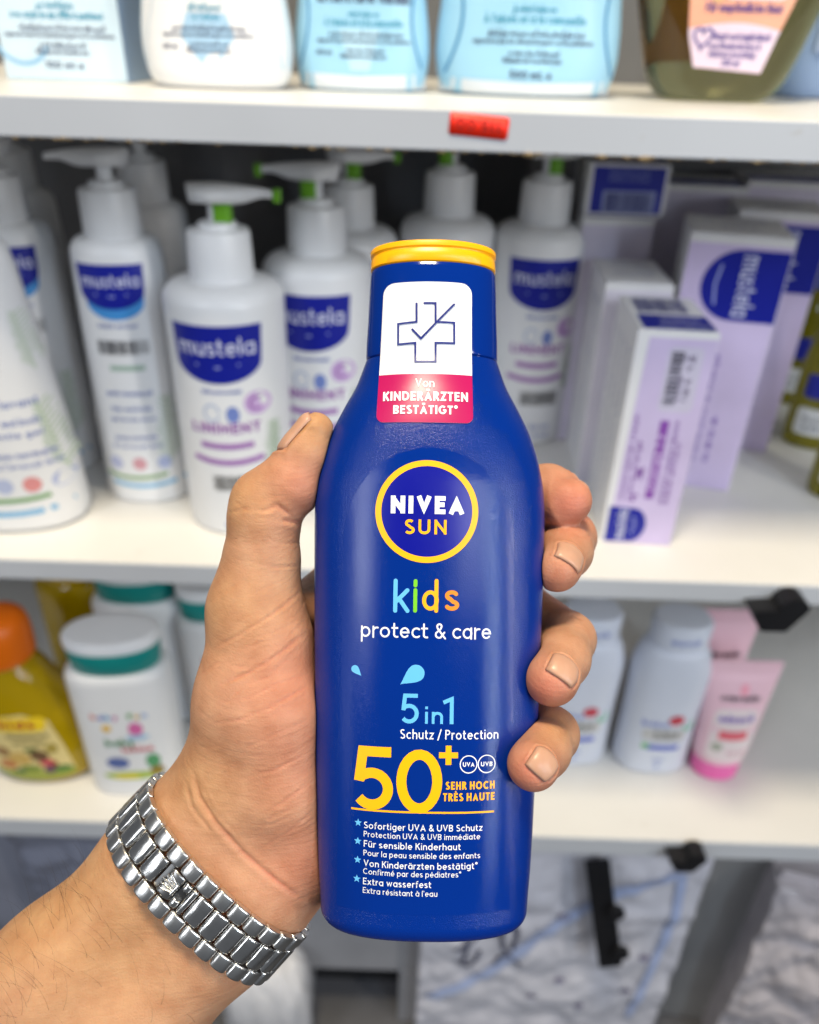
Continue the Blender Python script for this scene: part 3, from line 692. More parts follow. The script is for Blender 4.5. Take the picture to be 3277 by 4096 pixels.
# nail beds: frame of each nail in the camera frame, and the groove its rim leaves in the skin
def unit_(v): return v / np.linalg.norm(v)
NF = []
for px_, py_, z0, td, nr, gw, ln, wd, R in ((1165, 1718, .2035, (.60, -.78, -.05), (-.82, -.55, -.22), .25, .0125, .0100, .0060),
        (2335, 1945, .218, (.85, .25, -.40), (.42, -.66, .62), .3, .0074, .0082, .0062), (2288, 2212, 0, (-.42, .62, -.62), (.78, -.05, -.55), .5, .0070, .0078, .0066),
        (2262, 2666, 0, (-.52, .62, -.50), (.66, -.12, -.72), .5, .0068, .0078, .0066), (2180, 3050, 0, (-.58, .60, -.45), (.62, -.08, -.75), .5, .0064, .0070, .0060)):
    if z0:
        c = C(px_, py_, z0)[None]
        for _ in range(40): c = c - grad(c) * hand_sdf(c)[:, None] * .7
    else:
        r_ = C(px_, py_, 1.0); r_ /= np.linalg.norm(r_); c = (r_ * .165)[None]
        for _ in range(60): c = c + r_ * hand_sdf(c)[:, None] * .8
    n = unit_(unit_(np.array(nr)) + grad(c)[0] * gw); t = np.array(td); t = unit_(t - n * (t @ n)); NF.append((c[0], n, t, np.cross(n, t), ln, wd, R))
for (c, n, t, s, ln, wd, R) in NF:
    q = P2 - c + n * R; y = (q @ t) / (ln / 2); th = np.arctan2(q @ s, q @ n); x = th / (wd / 2 / R); rad = np.hypot(q @ s, q @ n)
    m_ = (np.abs(x) < 2) & (np.abs(y) < 2) & (rad < R + .003) & (rad > R * .45)
    yy = np.where(y < 0, y / np.sqrt(np.clip(1 - .5 * np.clip(x, -1, 1) ** 2, .1, 1)), y)
    f = np.maximum(np.abs(x), -yy); side = np.exp(-((f - 1.03) / .07) ** 2) * (y < .9); rim = np.exp(-((f - 1.24) / .14) ** 2) * (y < .8)
    tipg = np.exp(-((y - 1.06) / .07) ** 2) * (np.abs(x) < 1)
    disp[m_] += (-.00030 * side + .00026 * rim - .00025 * tipg)[m_]
P2 = P2 + HG * disp[:, None]
# redness of the skin: fingertips, thenar, knuckle folds
red = np.zeros(len(P2))
for x, y, r, wgt in ((2290, 2020, 130, .9), (2240, 2320, 120, .55), (2180, 2770, 130, .9), (2110, 3100, 130, .8), (1190, 1960, 170, .55), (1200, 2740, 280, .5), (1180, 3000, 300, .42), (1050, 2620, 230, .3), (1230, 3450, 220, .5), (1210, 1730, 70, .4), (900, 3600, 300, .15), (2250, 1950, 120, .5)):
    red = np.maximum(red, wgt * np.exp(-(((sx - x) ** 2 + (sy - y) ** 2) / r ** 2)))
red += np.clip(-disp / .0005, 0, 1) * .45
yel = np.zeros(len(P2))
for x, y, r, wgt in ((1240, 1690, 120, .7), (980, 2000, 150, .5), (930, 2450, 200, .45), (300, 3700, 500, .6), (800, 3150, 200, .5), (2230, 2900, 80, .4)):
    yel = np.maximum(yel, wgt * np.exp(-(((sx - x) ** 2 + (sy - y) ** 2) / r ** 2)))
m_skin = bpy.data.materials.new('skin'); m_skin.use_nodes = True
nt = m_skin.node_tree; N = nt.nodes; L = nt.links; b = N['Principled BSDF']
def node(t, **kw):
    n = N.new(t)
    for a, v in kw.items(): setattr(n, a, v)
    return n
at = node('ShaderNodeAttribute', attribute_name='redness'); ay = node('ShaderNodeAttribute', attribute_name='sallow')
m1 = node('ShaderNodeMix', data_type='RGBA'); m1.inputs['A'].default_value = (0.51, 0.278, 0.165, 1); m1.inputs['B'].default_value = (0.55, 0.185, 0.122, 1); L.new(at.outputs['Fac'], m1.inputs['Factor'])
m2 = node('ShaderNodeMix', data_type='RGBA'); m2.inputs['B'].default_value = (0.49, 0.280, 0.115, 1); L.new(m1.outputs['Result'], m2.inputs['A']); L.new(ay.outputs['Fac'], m2.inputs['Factor'])
tc = node('ShaderNodeTexCoord')
nb = node('ShaderNodeTexNoise'); nb.inputs['Scale'].default_value = 170; nb.inputs['Detail'].default_value = 5; L.new(tc.outputs['Object'], nb.inputs['Vector'])
rr = node('ShaderNodeValToRGB'); rr.color_ramp.elements[0].position = .32; rr.color_ramp.elements[0].color = (.84, .76, .72, 1); rr.color_ramp.elements[1].position = .68; rr.color_ramp.elements[1].color = (1, 1, 1, 1)
L.new(nb.outputs['Fac'], rr.inputs['Fac'])
m3 = node('ShaderNodeMix', data_type='RGBA', blend_type='MULTIPLY'); m3.inputs['Factor'].default_value = 1; L.new(m2.outputs['Result'], m3.inputs['A']); L.new(rr.outputs['Color'], m3.inputs['B'])
L.new(m3.outputs['Result'], b.inputs['Base Color'])
b.inputs['Subsurface Weight'].default_value = .22; b.inputs['Subsurface Radius'].default_value = (1, .32, .16); b.inputs['Subsurface Scale'].default_value = .0028
b.inputs['Roughness'].default_value = .52; b.inputs['Specular IOR Level'].default_value = .34
vo = node('ShaderNodeTexVoronoi', feature='DISTANCE_TO_EDGE'); vo.inputs['Scale'].default_value = 1100; L.new(tc.outputs['Object'], vo.inputs['Vector'])
n3 = node('ShaderNodeTexNoise'); n3.inputs['Scale'].default_value = 420; n3.inputs['Detail'].default_value = 5; L.new(tc.outputs['Object'], n3.inputs['Vector'])
mp = node('ShaderNodeMapping'); mp.inputs['Rotation'].default_value = (0, 0, .5); mp.inputs['Scale'].default_value = (1, 1, 7); L.new(tc.outputs['Object'], mp.inputs['Vector'])
n4 = node('ShaderNodeTexNoise'); n4.inputs['Scale'].default_value = 130; n4.inputs['Detail'].default_value = 4; L.new(mp.outputs['Vector'], n4.inputs['Vector'])
a1 = node('ShaderNodeMath', operation='MULTIPLY_ADD'); L.new(n3.outputs['Fac'], a1.inputs[0]); a1.inputs[1].default_value = .6; L.new(n4.outputs['Fac'], a1.inputs[2])
a2 = node('ShaderNodeMath', operation='MULTIPLY_ADD'); L.new(vo.outputs['Distance'], a2.inputs[0]); a2.inputs[1].default_value = .5; L.new(a1.outputs[0], a2.inputs[2])
bp = node('ShaderNodeBump'); bp.inputs['Strength'].default_value = .28; bp.inputs['Distance'].default_value = .0006; L.new(a2.outputs[0], bp.inputs['Height']); L.new(bp.outputs['Normal'], b.inputs['Normal'])
person = obj_from('person', cam2w(P2), HQ2.tolist(), m_skin)
person.data.attributes.new('redness', 'FLOAT', 'POINT').data.foreach_set('value', np.clip(red, 0, 1).astype(np.float32))
person.data.attributes.new('sallow', 'FLOAT', 'POINT').data.foreach_set('value', np.clip(yel, 0, 1).astype(np.float32))
tag(person, 'bare forearm and hand gripping the dark blue sunscreen bottle from behind', 'person')
# ---- fingernails
m_nail = mat('nail', (0.54, 0.30, 0.20, 1), 0.36, vary=0.05, vscale=200, sss=0.15)
m_tip = mat('nail_edge', (0.66, 0.50, 0.38, 1), 0.4, vary=0.05)
for (c, n, t, s, ln, wd, R) in NF:
    Fc = []; nu, nv = 17, 17; X = np.tile(np.linspace(-1, 1, nu), nv); Y = np.repeat(np.linspace(-1, 1, nv), nu)
    Yc = np.where(Y > 0, Y * np.sqrt(1 - .25 * X * X), Y * np.sqrt(1 - .5 * X * X))
    th = X * wd / 2 / R; D = n * np.cos(th)[:, None] + s * np.sin(th)[:, None]; A0 = c - n * R + t * (Yc * ln / 2)[:, None]
    rho = np.full(len(X), R + .003)
    for _ in range(40): rho = rho - .8 * np.clip(hand_sdf(A0 + D * rho[:, None]), -.001, .001)
    r2 = rho.reshape(nv, nu); mid = r2[nv // 2].copy()
    for j in range(nv // 2, nv): r2[j] = np.maximum(r2[j], mid - .0011 * ((j - nv // 2) / (nv // 2)) ** 2)
    rho = r2.reshape(-1) + .00018 - .00048 * np.clip((np.abs(X) - .75) / .25, 0, 1) ** 2 - .00060 * np.clip((-Y - .72) / .28, 0, 1) ** 2 - .00030 * np.clip((Y - .8) / .2, 0, 1) ** 2
    V = A0 + D * rho[:, None]
    for j in range(nv - 1):
        for i in range(nu - 1): a = j * nu + i; Fc.append((a, a + 1, a + nu + 1, a + nu))
    o = obj_from('fingernail', cam2w(V), Fc, m_nail, person)
    sf = o.modifiers.new('thickness', 'SOLIDIFY'); sf.thickness = .0004; sf.offset = -1
# ---- forearm hair
rg = random.Random(11); V = []; Fc = []
cand = np.where((sy - 3306 > -(sx - 437) * -1.09 * 0 + (437 - sx) * .9 + 60) & (sx < 800) & (facing > -.35) & (sy > 3380))[0]
ax_al = (P2 - WC) @ ARM
cand = np.array([i for i in cand if ax_al[i] > .016 and ax_al[i] < .11])
lat = (P2 - WC) @ LAT
if len(cand):
    wts = np.where(lat[cand] < -.004, 1.0, .22); wts /= wts.sum()
    rs = np.random.RandomState(5); pick = rs.choice(cand, 330, p=wts)
    for i in pick:
        p = P2[i].copy(); n = HG[i]; ln = rg.uniform(.006, .014)
        d0 = unit_(n * .40 - LAT * rg.uniform(.25, .8) - ARM * rg.uniform(.1, .8) + np.array([rg.gauss(0, .12) for _ in range(3)]))
        bend = unit_(ARM * rg.uniform(.2, 1) - LAT * .3 + np.array([rg.gauss(0, .2) for _ in range(3)])); pts = []
        seg = 7
        for j in range(seg + 1):
            pts.append(p.copy()); p = p + d0 * ln / seg; d0 = unit_(d0 + bend * .13 - n * .09)
        for j, q in enumerate(pts):
            r = .000026 * (1 - .75 * j / seg); tdir = unit_(pts[min(j+1, seg)] - pts[max(j-1, 0)]); sd = unit_(np.cross(tdir, [0.3, .2, 1])); s2 = np.cross(tdir, sd)
            for a in range(3): V.append(q + (sd * cos(a * 2.094) + s2 * sin(a * 2.094)) * r)
        n0 = len(V) - 3 * (seg + 1)
        for j in range(seg):
            for a in range(3): Fc.append((n0 + 3*j + a, n0 + 3*j + (a+1) % 3, n0 + 3*j + 3 + (a+1) % 3, n0 + 3*j + 3 + a))
    hr = obj_from('arm_hair', cam2w(np.array(V)), Fc, mat('hair', (.03, .017, .01, 1), .5), person); hr['kind'] = 'stuff'

# ------------------------------------------------------------------ steel bracelet
def steel(name, rough):
    m = mat(name, (.74, .73, .71, 1), rough, metal=1.0, vary=.08, vscale=150, rvar=.06)
    nt = m.node_tree; N = nt.nodes; L = nt.links; b = N['Principled BSDF']; tc = N.new('ShaderNodeTexCoord')
    mp = N.new('ShaderNodeMapping'); mp.inputs['Scale'].default_value = (9000, 250, 250); L.new(tc.outputs['Object'], mp.inputs['Vector'])
    n2 = N.new('ShaderNodeTexNoise'); n2.inputs['Scale'].default_value = 1; n2.inputs['Detail'].default_value = 2; L.new(mp.outputs['Vector'], n2.inputs['Vector'])
    bp = N.new('ShaderNodeBump'); bp.inputs['Strength'].default_value = .12; bp.inputs['Distance'].default_value = .0002
    L.new(n2.outputs['Fac'], bp.inputs['Height']); L.new(bp.outputs['Normal'], b.inputs['Normal']); return m
m_pol = steel('polished_steel', .2); m_br = steel('brushed_steel', .29)
wm = Matrix.Identity(4)
BANDTILT = radians(-2)
bx = LAT; by = -NRM; bzv = ARM
WF = np.stack([LAT, ARM, NRM], 1); Wm = C2W @ WF; Wo = cam2w(WC)
for i in range(3):
    for j in range(3): wm[i][j] = Wm[i, j]
    wm[i][3] = Wo[i]
watch = empty('wristwatch', matrix=wm, label='steel three-row link bracelet worn around the wrist below the hand', cat='watch')
def ringp(a):                                # bracelet mid-line in (lat, nrm)
    n = 2.35; A, Bq = .0280, .0208; c, s = cos(a), sin(a)
    return np.array([A * np.sign(c) * abs(c) ** (2 / n), Bq * np.sign(s) * abs(s) ** (2 / n)])
TT = np.linspace(0, 2 * pi, 2001); RP = np.array([ringp(a) for a in TT]); RS = np.concatenate([[0], np.cumsum(np.linalg.norm(np.diff(RP, axis=0), axis=1))])
PER = RS[-1]; NL = 31; PIT = PER / NL
def along(s):
    s = s % PER; i = min(np.searchsorted(RS, s), 2000); j = max(i - 1, 0); f = 0 if i == j else (s - RS[j]) / (RS[i] - RS[j])
    p = RP[j] + f * (RP[i] - RP[j]); t = unit_(RP[min(j + 3, 2000)] - RP[max(j - 3, 0)]); return p, t
def link_mesh(name, length, wd, th, material):
    """half-round bar: x along the strap, y across (length), z outward"""
    pr = []
    for i in range(11):
        a = pi * i / 10; x = -cos(a); pr.append((x * wd / 2, th * (.25 + .75 * sin(a) ** .5)))
    pr = [(-wd / 2, 0)] + pr + [(wd / 2, 0)]
    V = []; ys = [(-length / 2, .86), (-length / 2 + .0002, .96), (-length / 2 + .0005, 1), (length / 2 - .0005, 1), (length / 2 - .0002, .96), (length / 2, .86)]
    for y, s in ys: V += [(p[0] * s, y, p[1] * s) for p in pr]
    n = len(pr); Fc = []
    for j in range(len(ys) - 1):
        for i in range(n): i2 = (i + 1) % n; Fc.append((j*n+i, (j+1)*n+i, (j+1)*n+i2, j*n+i2))
    Fc += [tuple(range(n)), tuple((len(ys)-1)*n + i for i in range(n - 1, -1, -1))]
    me = bpy.data.meshes.new(name); me.from_pydata(V, [], Fc); me.update()
    bm = bmesh.new(); bm.from_mesh(me); bmesh.ops.recalc_face_normals(bm, faces=bm.faces[:]); bm.to_mesh(me); bm.free()
    me.polygons.foreach_set('use_smooth', [True] * len(me.polygons)); me.set_sharp_from_angle(angle=radians(38)); me.materials.append(material); return me
BW = .0154; CW = .0068; OW = (BW - CW) / 2 - .0003
me_c = link_mesh('center_link', CW, PIT * .96, .0021, m_pol); me_o = link_mesh('outer_link', OW, PIT * .96, .0021, m_br)
def place(me, s, y, parent=watch, lift=0):
    p, t = along(s); nn = np.array([t[1], -t[0]])
    if nn @ p < 0: nn = -nn
    o = bpy.data.objects.new(me.name, me); COL.objects.link(o); o.parent = parent
    m4 = Matrix.Identity(4); X = np.array([t[0], 0, t[1]]); Zv = np.array([nn[0], 0, nn[1]]); Yv = np.cross(Zv, X)
    pos = np.array([p[0], y, p[1]]) + Zv * lift
    for i in range(3): m4[i][0], m4[i][1], m4[i][2], m4[i][3] = X[i], Yv[i], Zv[i], pos[i]
    m4[1][3] -= .0012; o.matrix_local = m4; return o
s_cl = np.interp(pi * .5 + .08, TT, RS)      # clasp sits on the palm side
kc = round(s_cl / PIT - .5); s_cl = (kc + .5) * PIT
for k in range(NL):
    for sgn in (-1, 1): place(me_o, k * PIT, sgn * (CW / 2 + OW / 2 + .0003))
    sc = (k + .5) * PIT
    if k in (kc, kc + 1): continue
    place(me_c, sc, 0)
# clasp: coronet plate, two small side lugs, a bridge, and the blade underneath
me_lug = link_mesh('clasp_lug', .0021, PIT * .46, .0022, m_pol); me_br = link_mesh('clasp_bridge', CW, PIT * .36, .0022, m_pol); me_pl = link_mesh('clasp_plate', CW * .98, PIT * .86, .0018, mat('plate_steel', (.34, .34, .34, 1), .32, metal=1.0))
me_bl = link_mesh('clasp_blade', CW, PIT * 1.0, .0005, mat('dark_steel', (.10, .10, .10, 1), .35, metal=1.0))
_p1, _ = along(s_cl + PIT); _p0, _ = along(s_cl - PIT); sg = 1 if _p1[0] > _p0[0] else -1          # +LAT is the lower right
s0 = kc * PIT if sg > 0 else (kc + 2) * PIT
base_s = s0 + sg * PIT * .68
place(me_pl, base_s, 0); place(me_br, s0 + sg * PIT * 1.80, 0)
for y in (-.0023, .0023): place(me_lug, s0 + sg * PIT * 1.37, y)
for k in (kc, kc + 1): place(me_bl, (k + .5) * PIT, 0)
# coronet on the plate
pl_p, pl_t = along(base_s); pl_n = np.array([pl_t[1], -pl_t[0]]); pl_n = pl_n if pl_n @ pl_p > 0 else -pl_n
tx = np.array([pl_t[0], 0, pl_t[1]]) * sg; nz = np.array([pl_n[0], 0, pl_n[1]]); yv = np.cross(nz, tx); cpos = np.array([pl_p[0], -.0012, pl_p[1]]) + nz * .0017
def blob(name, segs, parent):
    V = []; Fc = []
    for (a, b, r0, r1) in segs:
        a = np.array(a); b = np.array(b); d = unit_(b - a); s1 = np.array([-d[1], d[0]]); n0 = len(V)
        for q, r in ((a, r0), (b, r1)):
            for hgt, rr in ((0, 1.15), (.00028, .9), (.00045, .35)):
                for sgn2 in (-1, 1): V.append(cpos + tx * (q[0] + s1[0] * r * rr * sgn2) + yv * (q[1] + s1[1] * r * rr * sgn2) + nz * hgt)
        for k2 in range(2):
            for sgn2 in (0, 1): Fc.append((n0 + 2*k2 + sgn2, n0 + 6 + 2*k2 + sgn2, n0 + 8 + 2*k2 + sgn2, n0 + 2 + 2*k2 + sgn2))
        Fc += [(n0+4, n0+10, n0+11, n0+5), (n0, n0+2, n0+4, n0+5, n0+3, n0+1), (n0+6, n0+8, n0+10, n0+11, n0+9, n0+7)]
        for k2 in range(10):                  # ball on the tip
            pass
    bm = bmesh.new()
    vs_ = [bm.verts.new(v) for v in V]
    for q in Fc: bm.faces.new([vs_[i] for i in q])
    bmesh.ops.recalc_face_normals(bm, faces=bm.faces[:]); me = bpy.data.meshes.new(name); bm.to_mesh(me); bm.free(); me.materials.append(m_pol)
    me.polygons.foreach_set('use_smooth', [True] * len(me.polygons)); me.set_sharp_from_angle(angle=radians(50))
    o = bpy.data.objects.new(name, me); COL.objects.link(o); o.parent = parent; return o
cs = 1.35
seg = []
for a in (-42, -21, 0, 21, 42):
    l = .0022 if a else .0024; e = (-l * cos(radians(a)) + .0006, l * sin(radians(a)) * 1.05); b0 = (.0012, .0007 * a / 42)
    seg.append((tuple(cs*q for q in b0), tuple(cs*q for q in e), .00022*cs, .00017*cs)); seg.append(((cs*e[0] + .00012, cs*e[1]), (cs*e[0] - .00022, cs*e[1]), .0003*cs, .0003*cs))
seg.append(((.0012*cs, -.0010*cs), (.0012*cs, .0010*cs), .00035*cs, .00035*cs))
blob('coronet', seg, watch)

# ------------------------------------------------------------------ products on the shelves
def wy(x, y, Y):
    """world point at distance Y seen at (x, y) of the photo (1725 px wide)"""
    k = 3277 / 1725; r = FW + RT * (x * k - 1638.5) / FPX - UP * (y * k - 2048) / FPX; return CAM + r * Y / r[1]
ZS = [ZC + s[0] + 0.0004 for s in SH]
NAVY = (18, 30, 150); LIL = (208, 194, 230); PUR = (150, 70, 170); GRN = (165, 190, 155); GREY = (120, 120, 125); LBLU = (90, 160, 215)
m_w = mat('white_plastic', (0.80, 0.81, 0.83, 1), 0.33, vary=.02); m_wc = mat('white_carton', (0.78, 0.78, 0.80, 1), 0.45, vary=.03)
def xf(k, fn): k.V = [fn(*p) for p in k.V]; return k
def lines(surf, par, rows, m, off=.0003, t=.095, name='lettering'):
    """rows: (text, u centre, v baseline, width, cap height)"""
    for s, u, v, wd, h in rows:
        k = Ink(); k.text(s, u - wd / 2, u + wd / 2, v, h, t, .16, step=.004); k.build(name, surf, m, par, off)
def script_line(surf, par, u, v, wd, h, m, seed, off=.0003):
    """joined arabic-looking line: a baseline with teeth, bowls and dots, as far as the blur lets one see"""
    rg = random.Random(seed); k = Ink(); x = u + wd / 2
    while x > u - wd / 2:
        L = min(rg.uniform(.8, 2.2) * h, x - u + wd / 2 + h * .2); pts = [(x, v + h * .25)]; n = max(2, int(L / (h * .28)))
        for i in range(1, n + 1):
            xx = x - L * i / n; pts += [(xx + L / n * .45, v), (xx + L / n * .2, v + rg.choice([.3, .35, .75]) * h), (xx, v + .02 * h)]
        if rg.random() < .5: pts += [(x - L - .1 * h, v - .3 * h), (x - L + .25 * h, v - .35 * h)]
        k.ribbon(pts, h * .075)
        for _ in range(rg.choice([0, 1, 2])): k.disc(x - rg.uniform(.1, .9) * L, v + rg.choice([-.3, .95]) * h, h * .09, h * .09, 6)
        if rg.random() < .4: k.ribbon([(x - .1 * h, v), (x - .1 * h, v + 1.05 * h)], h * .075)
        x -= L + h * .3
    return k.build('script_lettering', surf, m, par, off)
def sprig(surf, par, u, v, h, m, seed, lean=0.0, off=.0003):
    rg = random.Random(seed); k = Ink(); k.ribbon([(u, v), (u + lean * .5, v + h * .5), (u + lean, v + h)], h * .008)
    for i in range(13):
        s = (i + 1) / 14; x = u + lean * s; y = v + h * s
        for d in (-1, 1):
            l = h * .2 * (1 - .5 * s) * rg.uniform(.8, 1.2); a = radians(52)
            k.ribbon([(x, y), (x + d * l * cos(a) * .6, y + l * sin(a) * .55), (x + d * l * cos(a) * 1.1, y + l * sin(a))], h * .010)
    return k.build('leaf_print', surf, m, par, off)
def barcode(surf, par, u0, u1, v0, v1, seed, m, off=.0003, vertical=False):
    rg = random.Random(seed); k = Ink(); a, b = (v0, v1) if vertical else (u0, u1); x = a
    while x < b:
        w = rg.choice([1, 1, 2, 3]) * (b - a) / 75
        if vertical: k.poly([(u0, x), (u1, x), (u1, x + w), (u0, x + w)])
        else: k.poly([(x, v0), (x + w, v0), (x + w, v1), (x, v1)])
        x += w + rg.choice([1, 1, 2]) * (b - a) / 75
    return k.build('barcode', surf, m, par, off)
def shield(surf, par, u, vt, wd, h, off=.0003, rot=0, col=NAVY):
    """navy badge with curved foot and the white word; rot=1 turns it a quarter"""
    pts = [(-wd/2, 0), (wd/2, 0), (wd/2 - wd*.02, -h*.62)] + [(wd*.48 * cos(radians(a)), -h*.62 + h*.38 * sin(radians(a))) for a in range(-10, -171, -10)] + [(-wd/2 + wd*.02, -h*.62)]
    fn = (lambda x, y: (u + x, vt + y)) if not rot else (lambda x, y: (u - y * rot, vt + x * rot))
    k = Ink(); k.poly([p for p in pts], 10, 0); b = xf(k, fn).build('badge', surf, M(col, .35), par, off)
    k = Ink(); k.text('mustela', -wd*.42, wd*.42, -h*.5, h*.3, .06, .16, step=.003); xf(k, fn).build('lettering', surf, M((225, 228, 245), .4), b, off + .0002)
    k = Ink(); k.ribbon([(-wd*.25, -h*.66), (0, -h*.71), (wd*.25, -h*.66)], h*.015); xf(k, fn).build('swoosh', surf, M((170, 180, 235), .4), b, off + .0002)
    return b
def bars(surf, par, rows, m, name='print_bar', off=.0003):
    for u, v, wd, h, sag in rows:
        k = Ink(); k.ribbon([(u + wd * (i / 8 - .5), v - sag * (1 - (i / 4 - 1) ** 2)) for i in range(9)], h / 2); k.build(name, surf, m, par, off)

def pump(t, zc, rc, zt, zh, headdir, green, big=1.0):
    """collar, stem, head with spout"""
    L = Loft([(zc, rc*.98, rc*.98, 2), (zc + .0012, rc, rc, 2), (zt - .003, rc*.96, rc*.96, 2), (zt - .0008, rc*.92, rc*.92, 2), (zt, rc*.8, rc*.8, 2)], m=40); L.build('collar', m_w, t, 50)
    Loft([(zt - .002, rc*.62, rc*.62, 2), (zt + .0035, rc*.58, rc*.58, 2), (zt + .0045, rc*.4, rc*.4, 2)], m=32).build('stem_ring', m_w, t, 40)
    hz = zh - .010
    Loft([(zt, .0052, .0052, 2), (hz + .001, .0052, .0052, 2)], m=24).build('stem', m_w, t, 40)
    if green: Loft([(zt + .004, .0062, .0056, 3, .004 * (1 if headdir > 0 else -1), -.001), (hz, .0062, .0056, 3, .004 * (1 if headdir > 0 else -1), -.001)], m=24).build('lock_clip', M((110, 175, 40), .35), t, 40)
    # head: rounded disc blending into a spout
    V = []; Fc = []; n = 22; sg = 1 if headdir > 0 else -1; ln = .036 * big
    for i in range(n + 1):
        s = i / n; x = -.0175 + (ln + .0175) * s
        wv = .0172 * sqrt(max(0.0, 1 - (x / .0175) ** 2)) if x < 0 else .0172 + (.0042 - .0172) * min(1, (x / (ln * .75))) ** .8
        wv = max(wv, .0008); zt_ = zh - .0035 * max(0, s - .25) ** 2 * 2; tk = (.0115 if x < .012 else .0115 - .0055 * (x - .012) / (ln - .012)) * (min(1, wv / .008) * .6 + .4)
        for j in range(16):
            a = 2 * pi * j / 16; c, q = cos(a), sin(a); V.append((sg * x, wv * np.sign(c) * abs(c) ** .8, zt_ - tk / 2 + tk / 2 * np.sign(q) * abs(q) ** .8))
    for i in range(n):
        for j in range(16): j2 = (j + 1) % 16; Fc.append((i*16+j, i*16+j2, (i+1)*16+j2, (i+1)*16+j))
    Fc += [tuple(range(16)), tuple(n*16 + j for j in range(15, -1, -1))]
    hd = obj_from('pump_head', V, Fc, m_w, t, True, 60); hd.rotation_euler = (0, 0, abs(headdir) - pi if False else 0)
    if green: box('spout_tip', (sg * ln - .003 if sg > 0 else -ln - .002, -.0045, zh - .0105), (sg * ln + .002 if sg > 0 else -ln + .003, .0045, zh - .0025), M((110, 175, 40), .35), hd, .0012)
    return hd
def oval(a, b, H, n=2.2, top=.86, rs=.012, foot=.004, taper=1.0, k=1.0):
    """bottle outline with rounded foot and shoulder up to height H"""
    S = [(0, a*.93, b*.93, n), (foot*.35, a*.975, b*.975, n), (foot, a, b, n)]
    S += [(H*.5, a*(1+taper)/2, b*(1+taper)/2, n)]
    for q in range(0, 91, 15):
        s = sin(radians(q)); c = cos(radians(q)); S.append((H - rs + rs * s, a*taper*(top + (1-top)*c), b*taper*(top + (1-top)*c), n))
    S.append((H + .0006, a*taper*.55, b*taper*.55, 2)); return S
def liniment(x, y, label, rz=0.0, prints=True, group='pump bottles of liniment', name='pump_bottle', hd=1, sz=1.0):
    t = empty(name, (x, y, ZS[1]), rz, label, 'bottle', group); r = .0400; t.scale = (1, 1, sz)
    S = Loft(oval(r, r, .179, 2.0, .62, .012), dense=2, m=64); S.build('body', m_w, t, 40)
    pump(t, .1785, .0212, .2105, .237, hd, True, 1.1)
    if prints:
        shield(S, t, -.001, .158, .057, .039)
        m1 = M(PUR, .4); lines(S, t, [('LINIMENT', .0, .083, .046, .0075)], m1, t=.1)
        bars(S, t, [(.0, .074, .036, .0042, .001), (.0, .063, .048, .0042, .0025)], M((165, 110, 185), .4))
        k = Ink(); k.disc(.022, .104, .0085, .0085); k.build('seal_print', S, M((206, 176, 222), .4), t, .0003)
        k = Ink(); k.ribbon(arc(.022, .104, .0045, .0045, 60, 300), .0008); k.build('seal_ring', S, M((165, 110, 185), .4), t, .0005)
        k = Ink(); k.disc(.006, .097, .0045, .006); k.build('figure_print', S, M((120, 140, 205), .4), t, .0003)
        k = Ink(); k.ribbon(arc(-.008, .098, .005, .006, 0, 340), .0006); k.build('figure_outline', S, M((175, 190, 220), .4), t, .0003)
        lines(S, t, [('bébé peau normale', .0, .112, .026, .0035)], M((110, 125, 190), .4))
        sprig(S, t, .029, .048, .04, M(GRN, .45), 3, .002); barcode(S, t, -.012, .022, .038, .050, 4, M((70, 70, 72), .5))
        lines(S, t, [('400 ml', .006, .016, .022, .004), ('e 13.5 fl oz', .006, .008, .026, .004)], M((110, 125, 190), .4))
    return t
def tall_gel(x, y, label, H=.193, a=.035, rz=0.0, prints=True, taper=.88, hd=-1, group='tall white pump bottles of cleansing gel', zp=0.0, name='pump_bottle'):
    t = empty(name, (x, y, ZS[1]), rz, label, 'bottle', group)
    S = Loft(oval(a, a*.86, H, 2.1, .7, .012, taper=taper), dense=2, m=64); S.build('body', m_w, t, 40)
    pump(t, H - .001, .0195, H + .031, H + .055, hd, False)
    if prints:
        s = a / .035; vt = H - .014
        shield(S, t, -.001, vt, .044*s, .030); k = Ink()
        wq = .040*s; k.poly([(-wq/2, vt - .018), (wq/2, vt - .018)] + [(wq*.48 * cos(radians(a)), vt - .026 + .0115 * sin(radians(a))) for a in range(-10, -171, -10)], 8, 0); k.build('blue_arc', S, M((70, 150, 220), .4), t, .00018)
        lines(S, t, [('bébé enfant', .0, vt - .043, .026, .0035), ('gentle cleansing gel', .0, vt - .093, .032, .004), ('hair and body', .0, vt - .105, .028, .004), ('gel lavant doux', .0, vt - .113, .032, .0035), ('peau normale', .0, vt - .128, .030, .004), ('à l\'avocat bio', .0, vt - .135, .036, .0035)], M((120, 135, 190), .4))
        barcode(S, t, -.016, .018, vt - .062, vt - .052, 8, M((80, 80, 84), .5)); bars(S, t, [(.002, vt - .072, .024, .004, 0)], M((165, 190, 175), .4), 'pale_bar')
        sprig(S, t, .022*s, vt - .15, .055, M((190, 206, 188), .45), 5, .002)
        for ux, c in ((-.018, (190, 195, 225)), (0, (215, 160, 170)), (.018, (180, 190, 225))):
            k = Ink(); k.disc(ux, vt - .148, .0052, .0052); k.build('round_mark', S, M(c, .4), t, .0003)
        bars(S, t, [(-.004, vt - .158, .046*s, .0032, .002)], M((135, 170, 120), .4), 'green_band'); bars(S, t, [(0, vt - .164, .060*s, .0036, .003)], M((130, 185, 220), .4), 'blue_band')
    return t
liniment(-.1295, .5193, 'white liniment pump bottle with green spout, nearest on the middle shelf', rz=.05, hd=1)
liniment(-.073, .577, 'white liniment pump bottle half hidden by the thumb and sunscreen bottle', rz=-.05, hd=-1, sz=1.03)
